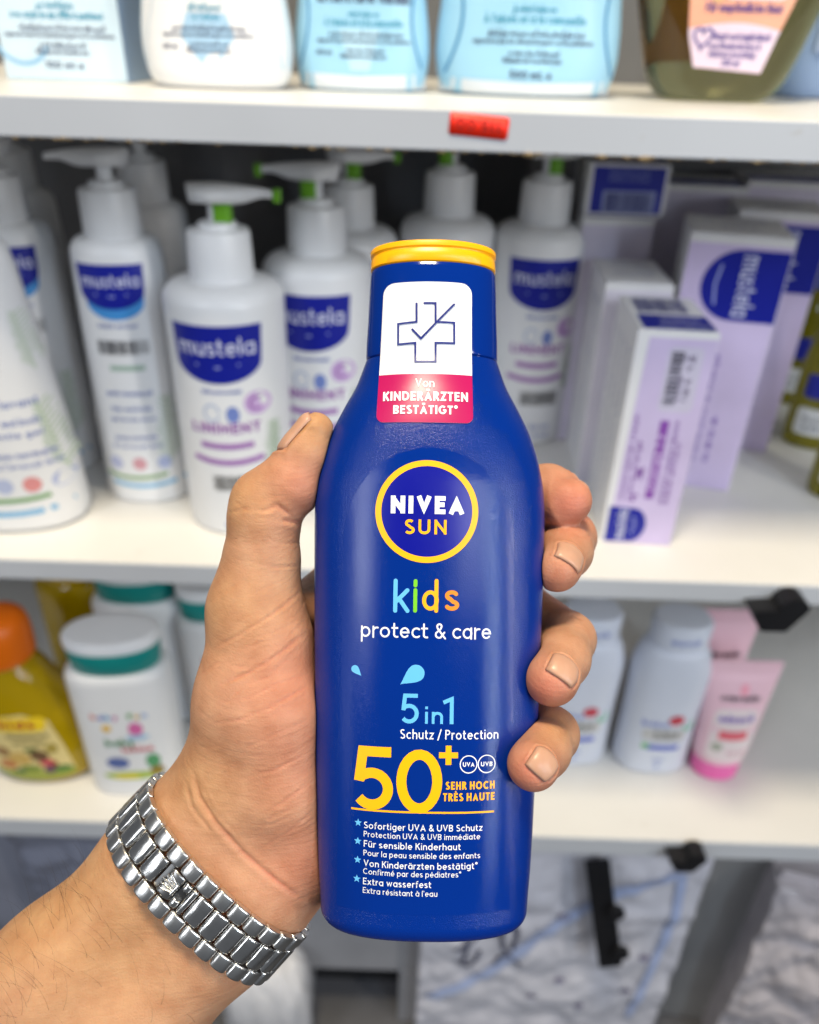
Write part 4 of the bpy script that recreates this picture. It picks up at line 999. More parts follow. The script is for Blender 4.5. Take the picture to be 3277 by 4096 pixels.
liniment(-.058, .672, 'white pump bottle mostly hidden behind the half-hidden liniment bottle', hd=1, sz=1.03)
liniment(.0245, .686, 'white pump bottle just behind the yellow lid of the sunscreen', hd=-1, sz=1.08)
liniment(.1045, .686, 'white liniment pump bottle standing left of the lilac cartons', rz=.06, hd=1, sz=1.06)
tall_gel(-.2090, .5505, 'tall white pump bottle with spout turned left and navy badge', hd=-1, rz=.08, H=.197)
tall_gel(-.3030, .588, 'tall white pump bottle in shade, cut by the left edge of the picture', rz=.25, a=.036, H=.197)
for x, y, lb in ((-.345, .70, 'shaded pump bottle at the back, farthest left on the middle shelf'), (-.222, .665, 'shaded pump bottle standing behind the one with spout turned left')):
    tall_gel(x, y, lb, prints=False, H=.20)
# big tapered bottle at the left edge
t = empty('gel_bottle', (-.297, .503, ZS[1]), .10, 'large tapered white bottle with blue and green bands at the left edge', 'bottle')
S = Loft([(0, .045, .028, 2.4), (.002, .049, .031, 2.4), (.006, .051, .033, 2.4), (.05, .0495, .033, 2.4), (.1, .045, .032, 2.3), (.16, .038, .029, 2.2), (.195, .0335, .026, 2.1), (.203, .028, .023, 2), (.206, .022, .02, 2)], dense=4, m=72); S.build('body', m_w, t, 40)
Loft([(.205, .02, .02, 2), (.206, .021, .021, 2), (.232, .02, .02, 2), (.234, .018, .018, 2)], m=40).build('cap', m_w, t, 40)
shield(S, t, .0, .188, .05, .034)
bars(S, t, [(.004, .030, .064, .0036, .002)], M((120, 165, 105), .4), 'green_band'); bars(S, t, [(.004, .021, .088, .0042, .004)], M((120, 180, 220), .4), 'blue_band')
for i, ux in enumerate((.008, .026, .044)):
    k = Ink(); k.disc(ux, .040, .006, .006); k.build('round_mark', S, M([(185, 195, 225), (225, 150, 150), (180, 190, 225)][i], .4), t, .0003)
lines(S, t, [('gel lavant', .022, .098, .034, .0055), ('hair and body', .022, .085, .034, .005), ('gentle gel', .022, .076, .034, .0045), ('peau normale', .024, .061, .040, .005), ('à l\'avocat bio', .026, .053, .040, .0045)], M((125, 140, 195), .4))
barcode(S, t, .0, .02, .124, .136, 9, M((60, 60, 62), .5)); sprig(S, t, .048, .045, .055, M((190, 208, 182), .45), 8, -.01); sprig(S, t, .04, .12, .04, M((200, 214, 196), .45), 9, -.006)

# ---- cartons on the middle shelf
def carton(x, y, z, wd, dp, H, rz, label, style, name='carton'):
    t = empty(name, (x, y, z), rz, label, 'box', 'toiletry cartons')
    box('carton_body', (0, 0, 0), (wd, dp, H), m_wc, t, .0006)
    fr = Plane((0, 0, 0), (1, 0, 0), (0, 0, 1)); tp = Plane((0, 0, H), (1, 0, 0), (0, 1, 0)); lf = Plane((0, dp, 0), (0, -1, 0), (0, 0, 1))
    box('flap', (.0012, .0012, H + .00005), (wd - .0012, dp - .0012, H + .0007), m_wc, t, .0003); tp.o[2] += .0008
    rgm = M(LIL, .4)
    if style == 'low':                       # nearest box: lilac face, badge at the foot, barcode sticker
        k = Ink(); k.poly([(.004, .0), (wd - .0004, .0), (wd - .0004, H - .004), (.008, H - .004)]); k.build('lilac_panel', fr, rgm, t, .0001)
        shield(fr, t, .003, .016, .030, .028, .0003, 1); k = Ink(); k.rrect(wd*.42, H*.66, wd*.86, H*.94, .004); st = k.build('price_label', fr, M((205, 200, 222), .5), t, .0002)
        barcode(fr, st, wd*.47, wd*.62, H*.69, H*.92, 3, M((60, 58, 70), .5), .0005, True)
        for u_, s_ in ((.66, 'code 330'), (.76, 'lot 12')):
            k = Ink(); k.text(s_, 0, H*.2, 0, .0035, .07); xf(k, lambda a, b, u_=u_: (wd*u_ - b, H*.71 + a)).build('lettering', fr, M((110, 100, 130), .5), st, .0005)
        k = Ink(); k.poly([(wd*.50, H*.24), (wd*.62, H*.24), (wd*.62, H*.62), (wd*.50, H*.62)]); bn = k.build('purple_band', fr, M((140, 80, 175), .4), t, .0002)
        for u_, s_, a0, l_, mm in ((.585, 'change 1 2 3', .28, .32, M((215, 195, 235), .4)),):
            k = Ink(); k.text(s_, 0, H*l_, 0, .0045, .08); xf(k, lambda a, b: (wd*u_ - b, H*a0 + a)).build('lettering', fr, mm, bn, .0004)
        for u_, s_, l_ in ((.22, 'vitamin barrier cream', .42), (.32, 'crème change', .30), (.41, '1 2 3', .3), (.75, 'prévient apaise répare', .4), (.83, 'bébé enfant', .3)):
            k = Ink(); k.text(s_, 0, H*l_, 0, .004, .075); xf(k, lambda a, b, u_=u_: (wd*u_ - b, H*.22 + a)).build('lettering', fr, M((130, 80, 165), .4), t, .0002)
        k = Ink(); k.poly([(wd*.08, dp*.03), (wd*.97, dp*.03), (wd*.97, dp*.42), (wd*.08, dp*.42)]); bb = k.build('navy_panel', tp, M(NAVY, .4), t, .0001)
        lines(tp, bb, [('distribué par', wd*.6, dp*.26, wd*.5, .005), ('bébé enfant', wd*.6, dp*.1, wd*.6, .005)], M((190, 195, 230), .4), .0003)
        barcode(tp, t, wd*.12, wd*.8, dp*.5, dp*.9, 6, M((40, 50, 130), .4), .0002)
        for i in range(4):
            k = Ink(); k.text('composition eau huile', 0, H*.8, 0, .003, .07); xf(k, lambda a, b, i=i: (dp*(.2 + .2*i) - b, H*.1 + a)).build('lettering', lf, M((150, 150, 185), .5), t, .0002)
    elif style == 'high':                    # badge on top, turned upward
        k = Ink(); k.poly([(.0005, 0), (wd - .0005, 0), (wd - .0005, H - .006), (.0005, H - .006)]); k.build('lilac_panel', fr, rgm, t, .0001)
        shield(fr, t, wd*.98, H*.83, H*.27, wd*.74, .0003, -1) if False else None
        pts = [(wd*.99, H*.70), (wd*.99, H*.955), (wd*.55, H*.955)] + [(wd*.55 - wd*.36 * sin(radians(a)), H*.8275 + H*.1275 * cos(radians(a))) for a in range(10, 171, 10)] + [(wd*.55, H*.70)]
        k = Ink(); k.poly(pts); bd = k.build('badge', fr, M(NAVY, .35), t, .0003)
        k = Ink(); k.text('mustela', 0, H*.215, 0, wd*.2, .06); xf(k, lambda a, b: (wd*.55 + b, H*.935 - a)).build('lettering', fr, M((215, 218, 240), .4), bd, .0005)
        k = Ink(); k.ribbon([(wd*.36, H*.9), (wd*.33, H*.8275), (wd*.36, H*.755)], .0007); k.build('swoosh', fr, M((170, 180, 235), .4), bd, .0005)
        for u_, s_, l_ in ((.42, 'vitamin barrier cream', .5), (.55, 'crème pour le change', .45), (.68, 'bébé', .2)):
            k = Ink(); k.text(s_, 0, H*l_, 0, .0042, .075); xf(k, lambda a, b, u_=u_: (wd*u_ - b, H*.12 + a)).build('lettering', fr, M((140, 115, 190), .4), t, .0002)
        barcode(fr, t, wd*.16, wd*.30, H*.30, H*.52, 5, M((90, 90, 110), .5), .0003, True)
        lines(tp, t, [('mustela', wd*.5, dp*.7, wd*.6, .006), ('bébé', wd*.5, dp*.35, wd*.35, .005)], M((140, 145, 185), .4), .0002)
    elif style == 'plain':                   # white top, mauve sides
        k = Ink(); k.poly([(.0005, 0), (wd - .0005, 0), (wd - .0005, H - .005), (.0005, H - .005)]); k.build('white_panel', fr, M((222, 218, 232), .4), t, .0001)
        lines(tp, t, [('mustela', wd*.5, dp*.7, wd*.6, .005), ('bébé enfant', wd*.5, dp*.35, wd*.6, .005)], M((150, 155, 190), .4), .0002)
        for i in range(4):
            k = Ink(); k.text('composition eau huile', 0, H*.8, 0, .003, .07); xf(k, lambda a, b, i=i: (dp*(.2 + .2*i) - b, H*.1 + a)).build('lettering', lf, M((150, 150, 190), .5), t, .0002)
    elif style == 'navy':
        k = Ink(); k.poly([(.003, H*.06), (wd - .003, H*.06), (wd - .003, H*.96), (.003, H*.96)]); p = k.build('navy_panel', fr, M(NAVY, .4), t, .0001)
        k = Ink(); k.poly([(wd*.2, H*.08), (wd*.86, H*.08), (wd*.86, H*.5), (wd*.2, H*.5)]); k.build('pale_panel', fr, M((150, 160, 205), .4), p, .0003); barcode(fr, p, wd*.24, wd*.82, H*.1, H*.46, 12, M((40, 45, 110), .5), .0005)
        lines(fr, p, [('distribué par', wd*.5, H*.8, wd*.5, .004), ('bébé enfant', wd*.5, H*.68, wd*.5, .004)], M((110, 120, 190), .4), .0003)
        k = Ink(); k.poly([(.004, .004), (wd - .004, .004), (wd - .004, dp*.4), (.004, dp*.4)]); k.build('navy_panel', tp, M(NAVY, .4), t, .0001)
    elif style == 'navytop':
        k = Ink(); k.poly([(.003, .003), (wd - .003, .003), (wd - .003, dp*.45), (.003, dp*.45)]); k.build('navy_panel', tp, M(NAVY, .4), t, .0001)
        k = Ink(); k.poly([(.0005, 0), (wd - .0005, 0), (wd - .0005, H - .005), (.0005, H - .005)]); k.build('white_panel', fr, M((214, 208, 228), .4), t, .0001)
    return t
carton(.1431, .4885, ZS[1], .0520, .080, .1620, -.06, 'nearest lilac carton with a navy top and a navy badge at its foot', 'low')
carton(.1400, .5800, ZS[1], .0500, .074, .1680, -.05, 'white topped carton directly behind the nearest lilac carton', 'plain')
carton(.1330, .6630, ZS[1], .0580, .070, .1980, -.02, 'shaded carton with navy lid edge, third in the row of lilac cartons', 'navytop')
carton(.1345, .6690, ZS[1] + .1990, .0640, .060, .0390, 0, 'small navy carton with barcode lying on top of the third carton', 'navy')
carton(.1975, .5880, ZS[1], .0720, .074, .2040, -.22, 'tall lilac carton with large navy badge turned sideways near its top', 'high')
carton(.2580, .6640, ZS[1], .0720, .066, .2080, -.20, 'second tall lilac carton, partly hidden right behind the tall badge carton', 'high')
carton(.2080, .7400, ZS[1], .0800, .070, .2150, -.12, 'shaded carton at the back between the navy carton and tall cartons', 'navytop')
carton(.2960, .7560, ZS[1], .0750, .068, .2180, -.12, 'shaded carton in the back corner right of the tall cartons', 'navytop')
# ---- dark oil bottles at the right edge
m_oil = mat('olive_oil', srgb(150, 142, 34), .12, vary=.05, trans=.55); m_lab = M((210, 212, 215), .45)
def oil_small(x, y, label):
    t = empty('oil_bottle', (x, y, ZS[1]), -.4, label, 'bottle', 'olive oil bottles at the right edge'); t.scale = (.8, .8, .8)
    S = Loft([(0, .026, .022, 2.3), (.002, .029, .0245, 2.3), (.006, .030, .025, 2.3), (.09, .030, .025, 2.3), (.125, .026, .023, 2.2), (.145, .015, .015, 2), (.15, .012, .012, 2)], dense=4, m=48); S.build('body', m_oil, t, 40)
    Loft([(.1485, .013, .013, 2), (.1495, .0138, .0138, 2), (.172, .0134, .0134, 2), (.174, .012, .012, 2)], m=32).build('cap', M((40, 60, 150), .35), t, 40)
    k = Ink(); k.rrect(-.022, .018, .022, .050, .004, 8); k.build('label', S, m_lab, t, .0003); k = Ink(); k.rrect(-.021, .062, .021, .09, .004, 8); k.build('label', S, M(NAVY, .4), t, .0003)
    lines(S, t, [('huile', 0, .034, .03, .006), ('bébé', 0, .024, .026, .006)], M((90, 95, 110), .5), .0006); return t
oil_small(.398, .785, 'olive oil bottle deepest in shade at the right edge'); oil_small(.378, .675, 'olive oil bottle with white label, middle one at the right edge'); oil_small(.360, .575, 'olive oil bottle nearest the camera at the right edge')

# ---- top shelf
m_sky = mat('pale_blue_plastic', srgb(158, 206, 232), .33, vary=.02); m_ice = M((196, 214, 232), .4); DKB = M((60, 66, 100), .45); TEAL = M((60, 150, 180), .45)
def top_text(S, t, u, v0, wd, title, sub, ml, m_t=DKB, sc=1.0):
    lines(S, t, [(title, u, v0 + .042*sc, wd, .0048*sc)], m_t, t=.12)
    script_line(S, t, u, v0 + .0345*sc, wd*.34, .0042*sc, TEAL, len(title) + 1)
    lines(S, t, [(sub, u, v0 + .0282*sc, wd*(.3 if len(sub) < 12 else .85), .0042*sc)], TEAL)
    script_line(S, t, u + wd*.03, v0 + .0222*sc, wd*.8, .0034*sc, m_t, len(title) + 2)
    lines(S, t, [('Approuvé par les dermatologues et les pédiatres', u, v0 + .0178*sc, wd*1.02, .0028*sc)], m_t)
    script_line(S, t, u + wd*.02, v0 + .0125*sc, wd*.42, .0034*sc, m_t, len(title) + 3)
    lines(S, t, [('Utilisable dès le premier jour', u, v0 + .0082*sc, wd*.5, .0028*sc)], m_t)
    lines(S, t, [(ml, u if len(ml) > 6 else u - wd*.44, v0 + (.0 if len(ml) > 6 else .010)*sc, wd*(.36 if len(ml) > 6 else .17), .0042*sc if len(ml) > 6 else .0032*sc)], m_t)
# carton
t = empty('carton', (-.2718, .575, ZS[0]), -.02, 'pale blue cream carton on the top shelf, far left', 'box', 'toiletry cartons'); wd, dp, H = .0685, .05, .165; t.scale = (1.155,) * 3
box('carton_body', (0, 0, 0), (wd, dp, H), M((205, 226, 240), .42), t, .0006); box('flap', (.001, .001, H + .00005), (wd - .001, dp - .001, H + .0007), M((205, 226, 240), .42), t, .0003)
fr = Plane((wd/2, 0, 0), (1, 0, 0), (0, 0, 1)); top_text(fr, t, .0, .0060, .060, 'CRÈME POUR LE CHANGE BÉBÉ', 'Avec oxyde de zinc (10%) et panthénol', '100 ml e', sc=.84)
k = Ink(); k.ribbon(arc(-.022, .024, .016, .016, 190, 330, 18), .001); k.build('swirl', fr, M((140, 190, 225), .4), t, .0002)
rs_ = Plane((wd, 0, 0), (0, 1, 0), (0, 0, 1)); lines(rs_, t, [('crème change', dp*.4, .05, dp*.6, .004), ('bébé enfant', dp*.4, .042, dp*.6, .0035)], DKB, .0002)
k = Ink(); k.poly([(0.0003, 0), (dp - .0003, 0), (dp - .0003, H - .0006), (0.0003, H - .0006)]); k.build('blue_side', rs_, M((150, 180, 215), .42), t, .0001)
def top_bottle(x, y, a, b, H, waist, label, bodym, name='shampoo_bottle', rz=0.0, sc=1.0):
    t = empty(name, (x, y, ZS[0]), rz, label, 'bottle', 'baby wash bottles on the top shelf'); t.scale = (sc,) * 3
    S = Loft([(0, a*.80, b*.78, 2.5), (.0012, a*.86, b*.86, 2.5), (.004, a*.925, b*.94, 2.5), (.010, a*.975, b*.985, 2.5), (.020, a, b, 2.5), (H*.32, a*waist, b*.98, 2.5), (H*.7, a*waist*.97, b*.97, 2.5), (H*.88, a*.72, b*.85, 2.4), (H*.95, a*.4, b*.6, 2.1), (H, .014, .014, 2)], dense=4, m=80)
    S.build('body', bodym, t, 40); Loft([(H - .001, .015, .015, 2), (H + .001, .017, .017, 2), (H + .028, .0165, .0165, 2), (H + .030, .0145, .0145, 2)], m=40).build('cap', m_w, t, 40); return t, S
t, S = top_bottle(-.1285, .562, .0400, .024, .165, .90, 'white shampoo bottle with pale blue edges, left bottle on the top shelf', m_w, sc=1.15)
def ribside(S, t, a, m, x0, x1, v0=.010, v1=.09):
    for sg in (-1, 1):
        k = Ink(); n = 18; L_ = []; R_ = []
        for i in range(n + 1):
            v = v0 + (v1 - v0) * i / n; A = S.at(v)[0] * .985; w_ = x0 + (x1 - x0) * (i / n); L_.append((sg * A, v)); R_.append((sg * max(A - w_, A * .4), v))
        V = [p for pr in zip(L_, R_) for p in pr]; F = [(2*i, 2*i+1, 2*i+3, 2*i+2) if sg < 0 else (2*i+1, 2*i, 2*i+2, 2*i+3) for i in range(n)]
        k.add(V, F, 0); k.build('blue_edge', S, m, t, .0002)
ribside(S, t, .04, M((150, 205, 235), .35), .003, .022)
k = Ink(); k.poly([(0, .006), (.014, .024), (.010, .034), (-.010, .034), (-.014, .024)], 4); k.build('blue_drop', S, M((170, 205, 232), .4), t, .0002)
k = Ink(); k.poly([(-.007, .046), (.007, .046), (.004, .058), (-.004, .058)], 4); k.build('blue_drop', S, M((150, 200, 230), .4), t, .0002)
top_text(S, t, .0, .0108, .046, 'SHAMPOOING POUR BÉBÉS', 'À l\'aloès', '200 ml', sc=.72)
t, S = top_bottle(-.0405, .587, .0385, .024, .170, .90, 'sky blue wash bottle between the white shampoo and the wider blue bottle', m_sky, sc=1.13)
k = Ink(); k.poly([(-S.at(.012)[0] * .97, .001), (S.at(.012)[0] * .97, .001), (S.at(.012)[0] * .97, .009), (0, .0075), (-S.at(.012)[0] * .97, .009)], 12); k.build('white_foot', S, M((225, 232, 240), .35), t, .0002)
k = Ink(); k.poly([(-.005, .010), (.005, .010), (.011, .030), (-.011, .030)], 4); k.build('pale_wedge', S, M((185, 222, 242), .4), t, .0002)
top_text(S, t, .002, .0100, .050, 'GEL CORPS ET CHEVEUX POUR BÉBÉS', 'À l\'aloès et à la camomille', '200 ml', sc=.76)
for q in (-1, 1):
    k = Ink(); k.ribbon([(q * (.034 - .006 * sin(pi * i / 16)), .012 + .05 * i / 16) for i in range(17)], .0006); k.build('contour_line', S, M((70, 140, 190), .4), t, .0003)
t, S = top_bottle(.0664, .592, .0490, .030, .19, .92, 'wide sky blue 500 ml wash bottle on the top shelf above the price label', m_sky, sc=1.21)
k = Ink(); k.poly([(-S.at(.012)[0] * .97, .001), (S.at(.012)[0] * .97, .001), (S.at(.012)[0] * .97, .008), (0, .0065), (-S.at(.012)[0] * .97, .008)], 14); k.build('white_foot', S, M((225, 232, 240), .35), t, .0002)
top_text(S, t, .0, .0085, .060, 'GEL CORPS ET CHEVEUX POUR BÉBÉS', 'À l\'aloès et à la camomille', '500 mL e', sc=.86)
k = Ink(); k.poly([(-.008, .012), (.008, .012), (.016, .034), (-.016, .034)], 4); k.build('pale_wedge', S, M((165, 214, 240), .4), t, .0002)
for q in (-1, 1):
    k = Ink(); k.ribbon([(q * (.044 - .008 * sin(pi * i / 16)), .010 + .055 * i / 16) for i in range(17)], .0007); k.build('contour_line', S, M((70, 140, 190), .4), t, .0003)
# clear oil bottle with peach label
m_clear = mat('clear_olive', srgb(205, 206, 150), .04, vary=.04, trans=1.0, ior=1.38, rvar=.02)
t = empty('oil_bottle', (.1945, .598, ZS[0]), -.03, 'clear olive green oil bottle with peach label on the top shelf', 'bottle'); t.scale = (1.22,) * 3
S = Loft([(0, .022, .012, 2.3), (.0008, .027, .0145, 2.3), (.003, .0315, .017, 2.3), (.007, .035, .019, 2.3), (.014, .0385, .021, 2.3), (.03, .0435, .023, 2.3), (.06, .050, .025, 2.3), (.11, .048, .025, 2.3), (.15, .030, .02, 2.1), (.165, .014, .014, 2)], dense=4, m=80); S.build('body', m_clear, t, 40)
Loft([(.164, .015, .015, 2), (.166, .0165, .0165, 2), (.19, .016, .016, 2), (.192, .014, .014, 2)], m=40).build('cap', M((240, 200, 180), .35), t, 40)
edge_l = lambda v: -.020 - .010 * (v - .016) / .05
pl = [(.017, .014), (.021, .030), (.027, .05), (.030, .07), (-.030, .07), (-.027, .05), (-.0235, .03), (-.018, .016)]
k = Ink(); k.poly(pl, 12); lab = k.build('label', S, M((246, 178, 150), .42), t, .0004)
k = Ink(); k.poly([(.017, .0141), (.0209, .030), (.022, .033)] + [(.022 - .046 * i / 10, .033 + .003 * sin(pi * i / 10)) for i in range(1, 11)] + [(-.0234, .030), (-.018, .0161)], 12); k.build('label_foot', S, M((236, 214, 232), .42), lab, .0006)
k = Ink(); k.rrect(-.012, .046, .022, .056, .005, 8); k.build('white_pill', S, M((238, 236, 244), .42), lab, .0006)
k = Ink(); k.disc(-.013, .050, .0042, .0055); k.build('oil_drop', S, M((226, 190, 140), .35), lab, .0008)
DP = M((70, 60, 150), .45)
box('back_label', (-.026, .0185, .02), (.024, .019, .07), M((120, 84, 40), .5), t, 0)
lines(S, lab, [('Mit Mandelöl', .007, .0525, .021, .0034), ('& Vitamin E', .007, .0475, .019, .0034), ('Für empfindliche Haut', .001, .0405, .038, .0040), ('Hautverträglichkeit', .003, .0285, .029, .0034), ('von Kinderärzten &', .000, .0245, .027, .003), ('Müttern bestätigt', .000, .0208, .024, .003), ('200 ml', .000, .0170, .009, .003)], DP, .0009)
k = Ink(); k.ribbon([(-.0165 + .0005 * 16 * sin(a) ** 3 * .55, .0295 + .00032 * (13 * cos(a) - 5 * cos(2*a) - 2 * cos(3*a) - cos(4*a))) for a in [2*pi*i/28 for i in range(28)]], .0005, True); k.build('heart_print', S, DP, lab, .0009)
t, S = top_bottle(.3050, .690, .0400, .026, .17, .92, 'grey blue bottle in shade at the right end of the top shelf', M((140, 165, 205), .35))
box('label', (-.02, -.0272, .03), (.02, -.0262, .08), M((160, 180, 215), .4), t, .0003)
# red price label stuck on the shelf edge
pL = np.array([.0140, .44, -.0160 - .0016]); t = empty('price_label', (.0288, .4397, ZC - .0354), 0, 'small red price label with handwritten figures stuck on the top shelf edge', 'label')
fr = Plane((0, -.0001, 0), (1, 0, 0), (0, 0, 1)); fr.ux = np.array([cos(.07), 0, -sin(.07)]); fr.vx = np.array([sin(.07), 0, cos(.07)]); fr.n = np.array([0, -1.0, 0])
k = Ink(); k.rrect(-.0152, -.0052, .0152, .0052, .0016); lb = k.build('sticker', fr, M((255, 48, 22), .45), t, .0001)
sd = lb.modifiers.new('thickness', 'SOLIDIFY'); sd.thickness = .00012; sd.offset = -1
k = Ink(); k.text('115,00', -.0115, .0115, -.002, .0052, .07, .2); xf(k, lambda a, b: (-a, -b + .001)).build('lettering', fr, M((150, 24, 14), .5), lb, .0003)

# ---- lower shelf
m_yb = mat('yellow_shampoo', srgb(214, 180, 8), .12, vary=.05, trans=.45); m_or = mat('orange_cap', srgb(236, 112, 8), .35, vary=.02)
t = empty('shampoo_bottle', (-.333, .505, ZS[2]), .05, 'yellow translucent shampoo bottle with orange cap on the lower shelf', 'bottle')
S = Loft([(0, .026, .020, 2.4), (.001, .034, .024, 2.4), (.005, .043, .0265, 2.4), (.014, .049, .028, 2.4), (.03, .051, .028, 2.4, -.001), (.07, .046, .028, 2.3, -.005), (.105, .037, .026, 2.2, -.010), (.122, .030, .024, 2.1, -.012), (.134, .021, .020, 2, -.013), (.137, .017, .017, 2, -.013)], dense=4, m=72); S.build('body', m_yb, t, 40)
Loft([(.136, .024, .024, 2, -.0135), (.1375, .026, .026, 2, -.0135), (.158, .0265, .0265, 2, -.0135), (.172, .0245, .0245, 2, -.0135), (.179, .018, .018, 2, -.0135), (.182, .009, .009, 2, -.0135)], dense=3, m=48).build('cap', m_or, t, 40)
pts = [(-.045, .014)] + [(-.045 + .078 * i / 10, .014 - .006 * sin(pi * i / 10)) for i in range(1, 10)] + [(.034, .016), (.028, .05), (.020, .080), (.0, .090), (-.03, .085), (-.045, .05)]
k = Ink(); k.poly(pts, 12); lab = k.build('label', S, M((226, 206, 140), .45), t, .0004)
pts = [(-.045, .0135)] + [(-.045 + .078 * i / 10, .0135 - .006 * sin(pi * i / 10)) for i in range(1, 10)] + [(.034, .015), (.033, .021), (-.04, .019)]
k = Ink(); k.poly(pts, 10); k.build('green_foot', S, M((150, 160, 60), .45), lab, .0006)
k = Ink(); k.rrect(-.04, .070, .018, .086, .006, 8); k.build('yellow_cloud', S, M((240, 205, 40), .42), lab, .0006)
lines(S, lab, [('kids', -.006, .0745, .03, .008)], M((190, 90, 60), .45), .0008, .11); lines(S, lab, [('shampoo', .0, .062, .036, .006), ('and gel', .0, .054, .028, .005)], M((120, 110, 60), .5), .0008)
for cx, cy, rx, ry, c in ((.006, .040, .008, .007, (110, 80, 50)), (.010, .032, .006, .005, (205, 80, 90)), (.014, .028, .006, .006, (150, 60, 50)), (-.012, .036, .010, .008, (205, 170, 90)), (.022, .022, .009, .004, (70, 120, 50)), (.012, .022, .005, .005, (100, 70, 90)), (-.024, .028, .008, .006, (190, 120, 60)), (-.004, .024, .010, .004, (120, 140, 50)), (-.026, .044, .007, .006, (150, 110, 60)), (.018, .048, .005, .006, (170, 150, 70)), (-.015, .020, .006, .003, (80, 110, 60)), (.0, .047, .006, .003, (90, 110, 50))):
    k = Ink(); k.disc(cx, cy, rx, ry); k.build('colour_patch', S, M(c, .45), lab, .0006 + .00004 * (cx * 1000 % 7))
t = empty('shampoo_bottle', (-.322, .608, ZS[2]), 0, 'yellow bottle with pale cap behind the orange capped shampoo bottle', 'bottle')
S = Loft(oval(.040, .030, .155, 2.2, .6, .016), dense=2, m=56); S.build('body', m_yb, t, 40); Loft([(.1545, .030, .030, 2), (.157, .032, .032, 2), (.176, .032, .032, 2)], m=48).build('collar', M((200, 165, 10), .3), t, 40); Loft([(.1762, .032, .032, 2), (.178, .0335, .0335, 2), (.186, .033, .033, 2), (.188, .029, .029, 2)], m=48).build('cap', M((200, 196, 205), .35), t, 40)
def teal_bottle(x, y, label, rz=0.0, prints=True, H=.1635):
    t = empty('lotion_bottle', (x, y, ZS[2]), rz, label, 'bottle', 'white lotion bottles with teal caps')
    S = Loft(oval(.042, .024, H - .020, 2.6, .84, .010, taper=1.04), dense=2, m=64); S.build('body', m_w, t, 40)
    Loft([(H - .021, .034, .020, 2.2), (H - .019, .0365, .0215, 2.2), (H + .002, .0385, .023, 2.2), (H + .0035, .0375, .0222, 2.2)], m=64).build('cap_ring', M((20, 140, 135), .35), t, 40)
    Loft([(H + .0030, .037, .022, 2.2), (H + .0042, .0392, .0236, 2.2), (H + .012, .0392, .0236, 2.2), (H + .0138, .0372, .0218, 2.2), (H + .0140, .033, .019, 2.2)], m=64).build('cap', m_w, t, 50)
    if prints:
        for i, (ch, c) in enumerate(zip('baby fun', [(220, 130, 120), (90, 100, 190), (80, 160, 210), (200, 110, 170), 0, (120, 180, 110), (220, 180, 60), (140, 170, 220)])):
            if ch != ' ': lines(S, t, [(ch, -.021 + .006 * i, .098, .0045, .007)], M(c, .45), .0004, .1)
        for cx, cy, rx, ry, c, nm in ((-.012, .088, .004, .004, (235, 190, 60), 'sun_patch'), (.012, .086, .006, .008, (215, 110, 170), 'pink_patch'), (.012, .076, .010, .003, (170, 205, 235), 'blue_patch'), (-.009, .045, .010, .007, (90, 110, 170), 'indigo_patch'), (.021, .045, .006, .009, (90, 160, 110), 'green_patch'), (.023, .032, .006, .006, (150, 120, 40), 'brown_patch'), (.002, .028, .026, .005, (170, 195, 60), 'lime_patch'), (-.004, .027, .012, .003, (235, 215, 40), 'yellow_patch')):
            k = Ink(); k.disc(cx, cy, rx, ry); k.build(nm, S, M(c, .45), t, .0004 + abs(cx) * .01)
        lines(S, t, [('baby', -.004, .066, .024, .009)], M((90, 150, 110), .45), .0006, .12); lines(S, t, [('lotion', .010, .058, .026, .007)], M((210, 70, 80), .45), .0006, .12)
    return t
teal_bottle(-.2440, .493, 'white lotion bottle with teal cap ring left of the wrist', .1); teal_bottle(-.252, .580, 'white lotion bottle with teal cap ring, behind the one beside the wrist', .05, False, .170)
teal_bottle(-.172, .570, 'white lotion bottle mostly hidden behind the thumb on the lower shelf', .3, True, .162)
m_pow = mat('white_powder_bottle', (0.66, 0.70, 0.80, 1), .35, vary=.02)
def powder(x, y, label, rz=0.0):
    t = empty('powder_bottle', (x, y, ZS[2]), rz, label, 'bottle', 'white talc bottles'); a = .0345
    S = Loft([(0, a*.9, .022, 2.6), (.002, a*.97, .0245, 2.6), (.006, a, .025, 2.6), (.06, a*.985, .025, 2.6), (.118, a*1.02, .0255, 2.5), (.134, a*.93, .0245, 2.4), (.146, a*.78, .0225, 2.2), (.149, a*.6, .019, 2.2)], dense=4, m=64); S.build('body', m_pow, t, 40)
    K = Loft([(.1485, .024, .019, 2.2), (.150, .0255, .0205, 2.2), (.172, .0262, .021, 2.2), (.175, .024, .019, 2.2)], m=48); K.build('cap', m_pow, t, 40); lines(K, t, [('ouvrir', 0, .158, .026, .007)], M((110, 130, 200), .45), .0004, .1)
    k = Ink(); k.disc(.008, .073, .0072, .0062); k.build('red_patch', S, M((205, 60, 80), .45), t, .0004); k = Ink(); k.poly([(.014, .065), (.025, .071), (.024, .060), (.019, .058)]); k.build('green_leaf', S, M((110, 190, 150), .45), t, .0004)
    lines(S, t, [('bébé', -.010, .064, .024, .007)], M((130, 145, 210), .45), .0004, .1); k = Ink(); k.rrect(-.020, .046, .020, .061, .004, 6); k.build('beige_panel', S, M((205, 205, 205), .45), t, .0003)
    lines(S, t, [('talc', .002, .054, .024, .006), ('poudre', .002, .048, .022, .005)], M((125, 125, 125), .5), .0006, .1); bars(S, t, [(.0, .038, .032, .006, .001)], M((80, 100, 200), .45), 'blue_bar'); bars(S, t, [(-.015, .039, .006, .006, 0)], M((120, 200, 120), .45), 'green_bar', .0006)
    lines(S, t, [('200', .0, .018, .010, .005), ('g', .0, .011, .004, .005)], M((150, 165, 215), .45), .0004); return t
